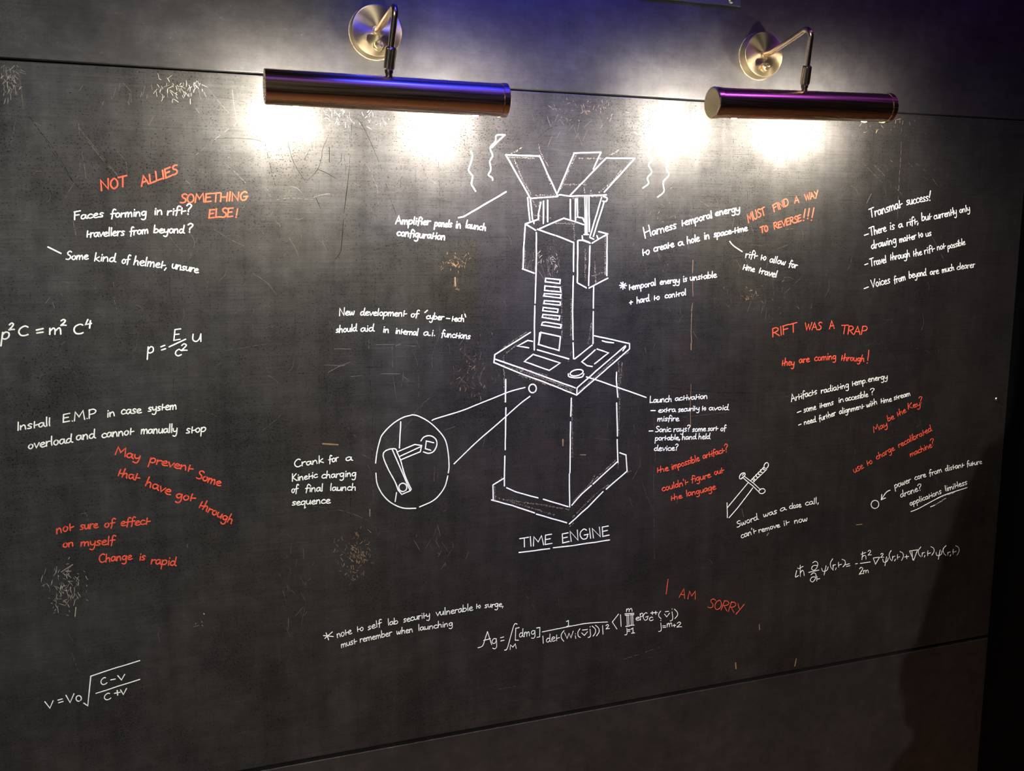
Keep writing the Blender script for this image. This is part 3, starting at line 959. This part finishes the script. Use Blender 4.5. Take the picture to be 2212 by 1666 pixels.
l 1612,1028 1608,1385; l 1716,1072 1705,1410; l 1862,985 1860,1325; l 1610,1388 1685,1430; l 1708,1432 1868,1348; l 1620,1025 1655,1025 1718,1048; l 1735,1048 1860,975; l 1790,950 1868,970; l 1665,975 1702,975; l 1650,985 1652,1010; l 1715,1000 1748,1015; l 1775,985 1782,1005; l 1655,1020 1710,1042
C 1040 560 5.205
l 720,215 886,232 880,275 718,255 722,215
l 713,302 885,318 893,370 710,352 715,300
l 706,388 893,400 888,438 700,415 708,386
l 706,468 888,482 885,518 700,500 708,466
l 693,543 862,562 856,600 690,580 695,541
l 690,622 880,640 873,685 683,655 692,620
l 685,712 720,708 895,738 890,775 676,742 687,710
l 666,825 888,872 872,1028 640,960 670,822; l 655,830 645,950
l 550,825 350,950 150,1075 140,1162 450,1290 700,1380 1070,1530 1665,1010 1665,950 1270,862; l 152,1125 500,1245 1055,1448; l 1072,1525 1075,1448 1340,1215 1618,975; l 1590,1030 1622,985; l 628,1020 980,1122; l 1048,1122 1245,968
l 582,1072 885,1168 762,1252 482,1152 584,1070; l 572,925 520,915 405,978 530,998; l 1278,1022 1128,1155 1190,1200 1245,1208; l 1300,1012 1428,1055 1272,1178; l 1358,918 1400,932 1485,942
e 1070 1278 74 34 -12; s 978,1290 985,1322 1060,1335 1130,1325 1152,1290
@drawn_crank_hole e 575 1455 42 48
@pointer_line l 1180,1325 1280,1355 1525,1440 1850,1555
C 1030 820 4.165
l 260,0 258,202; l 262,255 256,632; l 252,690 248,958; l 850,168 845,330; l 843,382 838,840; l 833,850 836,1148; l 1258,-65 1255,0 1268,158; l 1258,212 1265,508; l 1263,540 1270,748
l 268,975 350,1012 550,1066; l 598,1078 820,1145; l 855,1132 945,1030 1030,955; l 1045,942 1268,738; l 240,892 145,950 148,1088; l 132,1085 320,1135 520,1202; l 535,1212 808,1290; l 833,1300 1000,1150 1135,1010; l 1165,988 1352,825; l 1352,825 1342,680 1285,660
N chalk 2.0 chalk_guide_lines | faint dusty chalk guide lines around the machine drawing
C 840 260 3.95
d 1040,288 1135,235; d 1275,205 1300,290 1360,390; d 1070,335 1130,490 1215,638; d 1040,370 1200,650; d 1600,290 1530,440 1460,600; d 1880,300 1960,255; d 1980,430 1910,520 1790,620; d 1020,314 1250,324; d 1310,345 1345,450 1385,560; d 1490,548 1690,548; d 1665,520 1670,620; d 1210,665 1430,655; d 1250,640 1440,640; d 1560,662 1850,645; d 1715,640 1722,600 1735,635; d 1230,808 1380,835; d 1400,878 1590,882; d 1580,880 1582,1030; d 1285,690 1280,870; d 1230,680 1258,745; d 1620,325 1840,328
d 1155,1090 1165,1270; d 1675,1100 1676,1370; d 1755,1200 1765,1400; d 1725,1330 1870,1290; d 1845,990 1846,1320; d 1625,760 1590,860
C 1040 560 5.205
d 240,1000 370,910 510,820; d 270,1060 400,960; d 170,1135 500,1260 1040,1470; d 200,1180 560,1300 980,1440; d 480,1240 750,1310; d 420,1300 800,1430; d 800,1400 1020,1480; d 1545,1150 1545,1560; d 1580,1150 1560,1400; d 1100,1480 1520,1100 1660,1050; d 250,1080 250,1260; d 1010,1040 980,1150; d 1520,1650 1515,1666; d 690,650 850,660; d 900,290 905,900; d 1240,700 1200,960; d 1010,430 1005,900; d 255,1250 262,1600; d 1080,1500 1230,1400
C 1030 820 4.165
d 855,160 860,700; d 1285,170 1275,500; d 1272,740 1270,800; d 200,1075 600,1130 830,1170; d 300,1100 700,1220; d 860,1100 1050,910 1290,690; d 860,1240 1100,1000 1200,940; d 1350,840 1385,820; d 830,1330 870,1290; d 158,960 165,1080; d 200,910 225,880; d 1060,860 1030,930
"""


def parse_notes():
    notes, cur, row_c = [], None, None
    for line in DATA.strip().splitlines():
        line = line.strip()
        if not line:
            continue
        if line[0] == 'N':
            head, lab = line[2:].split(' | ')
            col, wd, name = head.split()
            cur = {'col': col, 'w': float(wd) * 0.80 / 1000, 'name': name, 'label': lab, 'rows': []}
            notes.append(cur)
        elif line[0] == 'C' and line[1] == ' ':
            row_c = [float(v) for v in line[2:].split()]
        else:
            nm = None
            if line[0] == '@':
                nm, line = line[1:].split(' ', 1)
            cur['rows'].append((row_c, line, nm))
    return notes


SUBS = {
    'handwritten_note': 'text_line', 'formula': 'formula_term', 'title': 'title_word', 'sword_drawing': 'drawn_part',
    'crank_detail': 'drawn_part', 'heat_lines': 'wavy_line', 'chalk_guide_lines': None, 'machine_drawing': 'drawn_part'}
MACHINE = ['drawn_panel'] * 3 + ['drawn_strut', 'drawn_tower', 'drawn_side_box'] + ['drawn_slot'] * 7 + ['drawn_screen', 'drawn_table', 'drawn_pad', 'drawn_button', 'drawn_leg', 'drawn_plinth_edge']
SWORD = ['drawn_grip', 'drawn_guard', 'drawn_blade']
CRANK = ['drawn_oval', 'drawn_crank', 'drawn_knob', 'pointer_line']
SINGLE = {'drawn_strut', 'drawn_leg', 'drawn_pad', 'drawn_panel', 'wavy_line'}
for nd in parse_notes():
    sub = SUBS[nd['name']]
    names = {'machine_drawing': MACHINE, 'sword_drawing': SWORD, 'crank_detail': CRANK}.get(nd['name'])
    mt = M[nd['col']]
    parts, merged = [], MB()
    for i, ((ox, oy, s), row, nm) in enumerate(nd['rows']):
        T = (lambda x, y, ox=ox, oy=oy, s=s: (lambda p: (p.x, p.z))(at(ox + x / s, oy + y / s)))
        nm = nm or (names[min(i, len(names) - 1)] if names else sub)
        pieces = row.split(';') if (nm in SINGLE or (names is MACHINE and i >= len(MACHINE) - 2)) else [row]
        for q in pieces:
            mb = MB()
            ink(mb, q, T, nd['w'])
            parts.append((nm, mb))
    if nd['name'] == 'chalk_guide_lines':
        for _, mb in parts:
            merged.add(mb.v, mb.f)
        tag(merged.build(nd['name'], mt, board), nd['label'], kind='stuff')
        continue
    head = parts[0][1].build(nd['name'], mt, board)
    tag(head, nd['label'])
    for nm, mb in parts[1:]:
        mb.build(nm, mt, head)
# ------------------------------------------------------------------ wear: scratches, chips, specks
rng = random.Random(21)


def W2(px, py):
    p = at(px, py)
    return (p.x, p.z)


def scratch_obj(name, label, mt, items, parent=board):
    """items: (width mm, [(px, py), ...], dash)"""
    mb = MB()
    for wd, pts, dash in items:
        line = [W2(*p) for p in smooth_line(pts, 4)]
        if not dash:
            ribbon(mb, line, wd / 1000, 0.00012, 0, 0.5, True)
            continue
        for a, b in zip(line, line[1:]):
            L = math.hypot(b[0] - a[0], b[1] - a[1])
            n = max(1, int(L / 0.009))
            for k in range(n):
                if rng.random() < dash:
                    continue
                t0, t1 = (k + rng.random() * .2) / n, (k + .6 + rng.random() * .5) / n
                ribbon(mb, [(a[0] + (b[0] - a[0]) * t, a[1] + (b[1] - a[1]) * t) for t in (t0, t1)],
                       wd / 1000 * rng.uniform(.6, 1.2), 0.00012, 0, 0.5, True)
    o = mb.build(name, mt, parent)
    return tag(o, label, kind='stuff')


def rel(ox, oy, s, txt):
    return [(ox + float(a) / s, oy + float(b) / s) for a, b in (q.split(',') for q in txt.split())]


dark = []
for wd, d, c, t in [
    (1.0, .1, (0, 0, 3.687), '235,930 320,1050 430,1190 580,1445'), (0.9, .2, (0, 300, 3.687), '360,5 480,200 590,350 740,515'),
    (0.9, 0, (0, 0, 3.687), '1615,1110 1850,1100 2030,1112 2110,1140'), (0.9, .3, (0, 0, 3.687), '2112,1150 2150,1300 2190,1470'),
    (0.8, .1, (0, 0, 3.687), '1915,1330 1925,1305 2170,1200'), (0.7, .2, (0, 0, 3.687), '1670,760 1900,800 2090,860'),
    (0.9, .2, (560, 230, 5.05), '65,410 110,600 150,780 178,858'), (0.8, .3, (560, 230, 5.05), '200,855 290,825 340,775'),
    (1.0, 0, (560, 230, 5.05), '310,360 340,500 390,640 500,815'), (1.0, 0, (560, 230, 5.05), '515,815 630,700 680,560 690,470 750,330'),
    (0.9, .1, (560, 230, 5.05), '1010,180 1000,400 985,620'), (1.3, 0, (560, 230, 5.05), '988,640 960,880 925,1160'),
    (1.4, 0, (560, 230, 5.05), '920,1225 905,1440 885,1590 830,1666'), (1.0, 0, (560, 230, 5.05), '1065,130 1125,205 1220,400 1310,610'),
    (1.0, .1, (560, 230, 5.05), '1320,640 1400,900 1450,1060 1495,1180'), (0.7, .1, (560, 230, 5.05), '980,205 1250,280 1500,340 1700,375'),
    (1.2, 0, (560, 230, 5.05), '640,685 740,730 850,792'), (1.3, 0, (560, 230, 5.05), '765,445 765,610'),
    (1.0, 0, (560, 230, 5.05), '620,1000 670,1115'), (0.9, 0, (560, 230, 5.05), '860,625 892,590 895,520'),
    (0.8, 0, (560, 230, 5.05), '500,570 555,460'), (0.8, .2, (560, 230, 5.05), '925,530 950,700'),
    (0.8, .2, (560, 230, 5.05), '1955,520 1965,900 1972,1210'), (0.9, .3, (560, 230, 5.05), '1110,1650 1300,1550 1570,1480'),
    (0.9, .2, (1080, 200, 4.6), '380,450 470,370 560,330'), (0.8, .3, (1360, 400, 5.03), '705,30 685,420 690,650'),
    (0.9, .4, (1360, 400, 5.03), '1185,90 1190,600'), (0.9, .3, (1360, 400, 5.03), '1030,600 1020,900'),
    (0.9, .3, (1360, 400, 5.03), '1750,220 1830,290'), (1.0, .4, (1360, 400, 5.03), '30,655 350,720 1000,780'),
    (1.0, .4, (1380, 820, 5.375), '0,75 500,110 900,150 1400,160'), (0.9, .4, (1380, 820, 5.375), '0,150 600,215 1200,240'),
    (1.1, .3, (1640, 680, 5.53), '450,185 740,185 1050,240'), (1.1, .1, (1640, 680, 5.53), '1170,465 1600,430 2130,408'),
    (0.9, .4, (700, 640, 5.53), '540,850 550,1000 570,1350'), (0.8, .1, (700, 640, 5.53), '140,1120 250,1080 385,1020'),
    (1.0, .3, (0, 660, 3.687), '185,810 215,798'), (0.9, .3, (600, 860, 4.42), '905,150 900,600'), (0.9, .3, (600, 860, 4.42), '690,850 695,1150'),
]:
    dark.append((wd, rel(*c, t), d))
# short brushed hairlines, thickest in the middle of the board
for k in range(900):
    px, py = rng.gauss(1300, 360), rng.uniform(250, 900)
    if not (10 < px < 2150) or py < 150 + 0.06 * px + 15:
        continue
    L = rng.uniform(4, 34)
    dark.append((rng.uniform(.22, .42), [(px, py), (px + L, py + L * 0.03 * rng.uniform(-1, 1))], 0))
for k in range(60):
    px, py = rng.uniform(300, 1800), rng.uniform(260, 900)
    L = rng.uniform(20, 110)
    dark.append((rng.uniform(.35, .6), [(px, py), (px - L * .02, py + L)], .35))
dark = [(a * .8 if a > .6 else a, b, c) for a, b, c in dark]
scratch_obj('dark_scratches', 'fine dark scratches and brush lines in the board paint', M['dark_scratch'], dark)

light_ = []
for wd, d, c, t in [
    (1.6, 0, (0, 0, 3.687), '155,620 170,740 185,865'), (1.0, .1, (0, 0, 3.687), '625,980 640,1130 690,1440'),
    (1.2, .2, (0, 0, 3.687), '630,1020 760,1180 940,1400'), (0.9, .3, (0, 0, 3.687), '130,940 100,1080 70,1200'),
    (0.9, .2, (0, 0, 3.687), '1640,680 1760,830 1900,975 2090,1130'), (0.9, .2, (0, 0, 3.687), '1560,1235 1750,1080 1890,975 2020,870'),
    (1.1, .1, (0, 0, 3.687), '1850,715 1865,850 1888,970'), (1.1, .1, (0, 0, 3.687), '1790,1300 1880,1380 1960,1460'),
    (1.4, 0, (0, 0, 3.687), '270,975 325,1000'), (1.2, 0, (0, 0, 3.687), '660,680 628,730'), (1.0, .1, (0, 0, 3.687), '490,235 470,330 470,370'),
    (1.0, .3, (0, 300, 3.687), '640,190 620,290 560,400 510,485'), (1.2, .1, (0, 300, 3.687), '700,20 830,180 940,300'),
    (0.9, .1, (0, 300, 3.687), '1350,780 1455,895 1525,850 1575,905'), (0.9, .1, (0, 300, 3.687), '1595,735 1550,840 1510,960'),
    (1.0, .2, (0, 300, 3.687), '1700,720 1850,810 1975,865'), (1.1, .1, (0, 300, 3.687), '2010,1070 2130,1150 2205,1250'),
    (1.6, .1, (0, 300, 3.687), '580,640 590,700 605,765'), (1.8, 0, (0, 300, 3.687), '362,1310 395,1265'), (1.8, 0, (0, 300, 3.687), '420,1305 435,1348'),
    (1.5, .2, (0, 300, 3.687), '905,1140 905,1250 930,1365'), (1.2, .2, (0, 300, 3.687), '1435,300 1515,360'),
    (1.0, .2, (0, 300, 3.687), '935,100 1000,180 1010,250'), (0.9, .4, (0, 660, 3.687), '1790,360 1950,335 2180,295'),
    (1.3, .1, (0, 660, 3.687), '2085,1000 2200,910'), (1.1, .2, (0, 660, 3.687), '1680,510 1765,455'), (1.6, 0, (0, 660, 3.687), '490,310 520,285'),
    (1.0, .3, (0, 660, 3.687), '340,540 270,640'), (1.0, .3, (0, 660, 3.687), '1500,820 1680,860 1760,920'), (1.2, .1, (0, 660, 3.687), '2120,550 2190,590 2215,620'),
    (1.8, .1, (560, 230, 5.05), '590,992 700,960 770,955'), (1.0, .2, (560, 230, 5.05), '1180,640 1240,780 1290,900 1298,1075'),
    (1.2, .2, (560, 230, 5.05), '325,1430 400,1560 425,1640'), (1.0, .3, (560, 230, 5.05), '190,1020 350,1000 600,1020'),
    (1.3, 0, (560, 230, 5.05), '985,60 985,120 1018,170'), (1.2, .1, (560, 230, 5.05), '1340,120 1380,215'), (1.3, .2, (560, 230, 5.05), '1025,620 1045,590'),
    (1.6, 0, (700, 640, 5.53), '120,630 320,632'), (1.4, .1, (700, 640, 5.53), '535,520 535,650'), (1.4, .1, (700, 640, 5.53), '560,580 850,580 1165,605'),
    (1.3, .2, (700, 640, 5.53), '812,600 820,920 830,1000 868,1240'), (1.4, .1, (700, 640, 5.53), '1370,350 1380,450 1310,650 1285,780 1298,870'),
    (1.6, 0, (700, 640, 5.53), '0,822 200,832 250,825'), (1.7, 0, (700, 640, 5.53), '50,912 180,840 310,788'), (1.8, 0, (700, 640, 5.53), '680,928 910,928'),
    (1.3, .1, (700, 640, 5.53), '320,962 440,948'), (1.2, .1, (700, 640, 5.53), '830,608 930,560'), (1.2, .1, (700, 640, 5.53), '1100,520 1150,640'),
    (1.4, .1, (700, 640, 5.53), '945,915 942,1000 920,1080'), (1.2, .1, (700, 640, 5.53), '950,960 1035,1030'), (1.0, .2, (700, 640, 5.53), '1050,640 1120,830 1130,1200'),
    (1.1, .1, (700, 640, 5.53), '1070,1410 1170,1290 1275,1205'), (1.2, .1, (700, 640, 5.53), '1090,10 1040,90 980,155'), (1.5, .2, (700, 640, 5.53), '345,0 400,110'),
    (1.3, .1, (700, 640, 5.53), '1750,1085 1810,1115'), (1.0, .1, (700, 640, 5.53), '2095,930 2020,1060'), (1.1, .1, (700, 640, 5.53), '1900,1050 1970,1160'),
    (1.1, .1, (600, 860, 4.42), '1055,490 1240,250 1440,0'), (1.5, .3, (600, 860, 4.42), '655,240 700,330 800,410 940,520'), (1.2, .2, (600, 860, 4.42), '805,540 960,610'),
    (1.2, .2, (600, 860, 4.42), '330,1030 650,1085 860,1170'), (1.0, .2, (600, 860, 4.42), '0,200 80,50'), (1.4, .3, (600, 860, 4.42), '1497,640 1492,800'), (1.4, .3, (600, 860, 4.42), '1540,620 1510,890'),
    (1.2, .2, (600, 860, 4.42), '1590,310 1700,270'), (1.0, .2, (600, 860, 4.42), '860,640 900,760 915,970'),
    (0.9, .3, (1030, 820, 4.165), '680,400 850,470 1000,520 1240,545'), (1.1, .2, (1030, 820, 4.165), '1180,360 1165,540 1150,720'),
    (0.9, .3, (1030, 820, 4.165), '1380,130 1410,400 1460,640 1480,900'), (0.9, .2, (1030, 820, 4.165), '1590,250 1605,700 1590,900 1600,1666'),
    (0.9, .2, (1030, 820, 4.165), '1480,900 1530,1050 1590,1180'), (1.0, .2, (1030, 820, 4.165), '1470,770 1400,900'), (1.0, .3, (1030, 820, 4.165), '1370,1060 1430,1220'),
    (1.3, .3, (1700, 240, 2.523), '625,90 620,250 610,400 600,640'), (1.2, .3, (1700, 240, 2.523), '460,280 540,360 650,480'), (1.2, .2, (1700, 240, 2.523), '420,290 520,390'),
    (1.6, .1, (1700, 240, 2.523), '560,265 605,300'), (1.4, .1, (1700, 240, 2.523), '660,280 690,310'), (1.4, .1, (1700, 240, 2.523), '795,368 822,410'),
    (1.2, .2, (1700, 240, 2.523), '700,280 760,330'), (1.0, .3, (1700, 240, 2.523), '740,560 790,680 850,800'), (1.3, .1, (1700, 240, 2.523), '460,450 435,500'),
    (1.0, .3, (1360, 400, 5.03), '185,80 185,300 190,500'), (1.1, .1, (1360, 400, 5.03), '1675,1185 1860,1010'), (1.5, .1, (1360, 400, 5.03), '1675,998 1735,1000 1780,1022'),
    (1.4, .1, (1360, 400, 5.03), '1640,482 1795,475'), (1.0, .1, (1360, 400, 5.03), '1675,1240 1690,1200'), (1.1, .2, (1360, 400, 5.03), '1280,1380 1330,1240 1380,1150'),
    (1.0, .2, (1360, 400, 5.03), '910,1220 1110,1325'), (1.1, .2, (1360, 400, 5.03), '1600,695 1720,650'), (1.3, .2, (1360, 400, 5.03), '760,170 870,240'),
    (1.0, .2, (1020, 1240, 3.568), '385,115 430,190 480,262'), (1.2, .3, (1020, 1240, 3.568), '1165,660 1330,605 1450,565'), (0.9, .3, (1020, 1240, 3.568), '655,15 670,260'),
    (1.0, .3, (850, 1350, 2.212), '500,308 590,292'), (1.0, .2, (0, 1150, 2.458), '360,530 392,590'), (1.0, .3, (0, 1150, 2.458), '380,640 418,745'),
    (1.2, .2, (0, 1150, 2.458), '845,490 840,545 852,598'), (1.6, 0, (0, 1150, 2.458), '1532,455 1530,515'), (0.9, .2, (0, 1150, 2.458), '1625,370 1600,490'),
    (1.6, .0, (80, 940, 4.424), '420,752 465,748'), (1.6, .3, (80, 940, 4.424), '468,750 482,800 490,900'), (2.0, 0, (80, 940, 4.424), '1436,1045 1438,1075'),
    (2.0, .1, (80, 940, 4.424), '240,1325 300,1280 340,1240'), (2.2, 0, (80, 940, 4.424), '285,1305 328,1303'), (2.6, 0, (0, 1150, 2.458), '1027,503 1056,495'),
    (1.8, 0, (1380, 820, 5.375), '1195,1500 1220,1600'), (1.3, .3, (1380, 820, 5.375), '445,1390 445,1460'), (1.0, .2, (1380, 820, 5.375), '510,440 1030,380'),
]:
    light_.append((wd * .62, rel(*c, t), d))
for k in range(260):
    px, py = rng.uniform(20, 2050), rng.triangular(270, 1250, 420)
    L, a = rng.uniform(6, 38), rng.gauss(1.2, .8)
    light_.append((rng.uniform(.25, .5), [(px, py), (px + L * .55 * math.cos(a), py + L * .55 * math.sin(a)), (px + L * math.cos(a + .25), py + L * math.sin(a + .25))], rng.choice((0, .3, .5))))
for k in range(170):   # scuffed fields
    cx, cy, sx, sy = rng.choice([(1640, 590, 45, 80), (640, 1245, 22, 50), (1010, 800, 25, 60), (1240, 260, 60, 30), (1180, 570, 25, 25), (930, 1180, 40, 30), (1430, 620, 40, 80), (320, 190, 60, 25)])
    px, py = rng.gauss(cx, sx), rng.gauss(cy, sy)
    if py < 150 + 0.06 * px + 12:
        continue
    L, a = rng.uniform(5, 26), rng.gauss(1.57, .45)
    light_.append((rng.uniform(.4, .9), [(px, py), (px + L * math.cos(a), py + L * math.sin(a))], 0))
scratch_obj('pale_scratches', 'fine pale scratches across the board', M['light_scratch'], light_)


def chips(name, label, mt, fields, extra=()):
    mb = MB()
    for cx, cy, sx, sy, n, r0, r1 in fields:
        for k in range(n):
            px, py = rng.gauss(cx, sx), rng.gauss(cy, sy)
            if py < 128 + 0.06 * px + 8 or px < 1:
                continue
            L, a, r = rng.uniform(r0, r1), rng.gauss(1.45, .7), rng.uniform(.3, .95)
            p, q = W2(px, py), W2(px + L * math.cos(a), py + L * math.sin(a))
            mid = ((p[0] + q[0]) / 2 + rng.uniform(-.001, .001), (p[1] + q[1]) / 2)
            ribbon(mb, [p, mid, q], r / 1000, 0.00012, 0, 0.8, True)
    for wd, pts in extra:
        ribbon(mb, [W2(*p) for p in pts], wd * .75 / 1000, 0.00012, 0, 0.7, False)
    return tag(mb.build(name, mt, board), label, kind='stuff')


chips('pale_chips', 'clusters of pale chips where paint has flaked off', M['white_chip'], [
    (22, 172, 16, 18, 70, 4, 16), (142, 1268, 24, 26, 95, 3, 15), (725, 250, 22, 14, 34, 3, 12), (395, 190, 28, 14, 60, 4, 14),
    (820, 250, 25, 12, 20, 2, 8), (1185, 560, 14, 14, 26, 3, 10), (430, 1350, 8, 8, 3, 2, 5)],
    [(1.6, [(132, 1236), (157, 1220)]), (1.6, [(142, 1234), (153, 1234)]), (2.8, [(440, 1326), (441, 1327)]), (1.4, [(164, 1312), (162, 1332)])])
chips('tan_chips', 'clusters of tan chips showing wood below the paint', M['tan_chip'], [
    (985, 565, 18, 9, 44, 2, 8), (984, 612, 3, 10, 6, 3, 10), (768, 1192, 22, 20, 110, 2, 10), (760, 1240, 10, 12, 14, 2, 9), (1262, 232, 34, 16, 60, 2, 9),
    (1640, 640, 30, 30, 30, 2, 8), (1020, 790, 18, 40, 40, 2, 9), (1905, 255, 50, 18, 40, 2, 9), (1440, 470, 12, 60, 14, 2, 7), (1190, 560, 20, 20, 10, 2, 6)],
    [(1.5, [(1497, 562), (1496, 590)]), (1.1, [(1496, 596), (1497, 640)]), (2.0, [(1496, 655), (1494, 672)]), (1.5, [(1494, 676), (1493, 715), (1494, 740)]), (2.2, [(1493, 742), (1493, 756)]), (1.4, [(1493, 830), (1491, 880), (1492, 920)]),
     (3.4, [(697, 959), (730, 961)]), (2.8, [(799, 1101), (799, 1115)]), (3.6, [(1216, 950), (1216, 963)]), (2.2, [(1253, 983), (1265, 983)]),
     (3.2, [(1640, 1350), (1641, 1360)]), (3.0, [(1589, 1432), (1590, 1445)]), (3.0, [(1720, 1424), (1717, 1439)]), (3.4, [(1657, 1157), (1660, 1152)]),
     (2.4, [(1862, 1133), (1850, 1134)]), (3.0, [(983, 600), (984, 618)]), (4.0, [(978, 570), (985, 575)]), (1.8, [(2, 1), (3, 2)])])
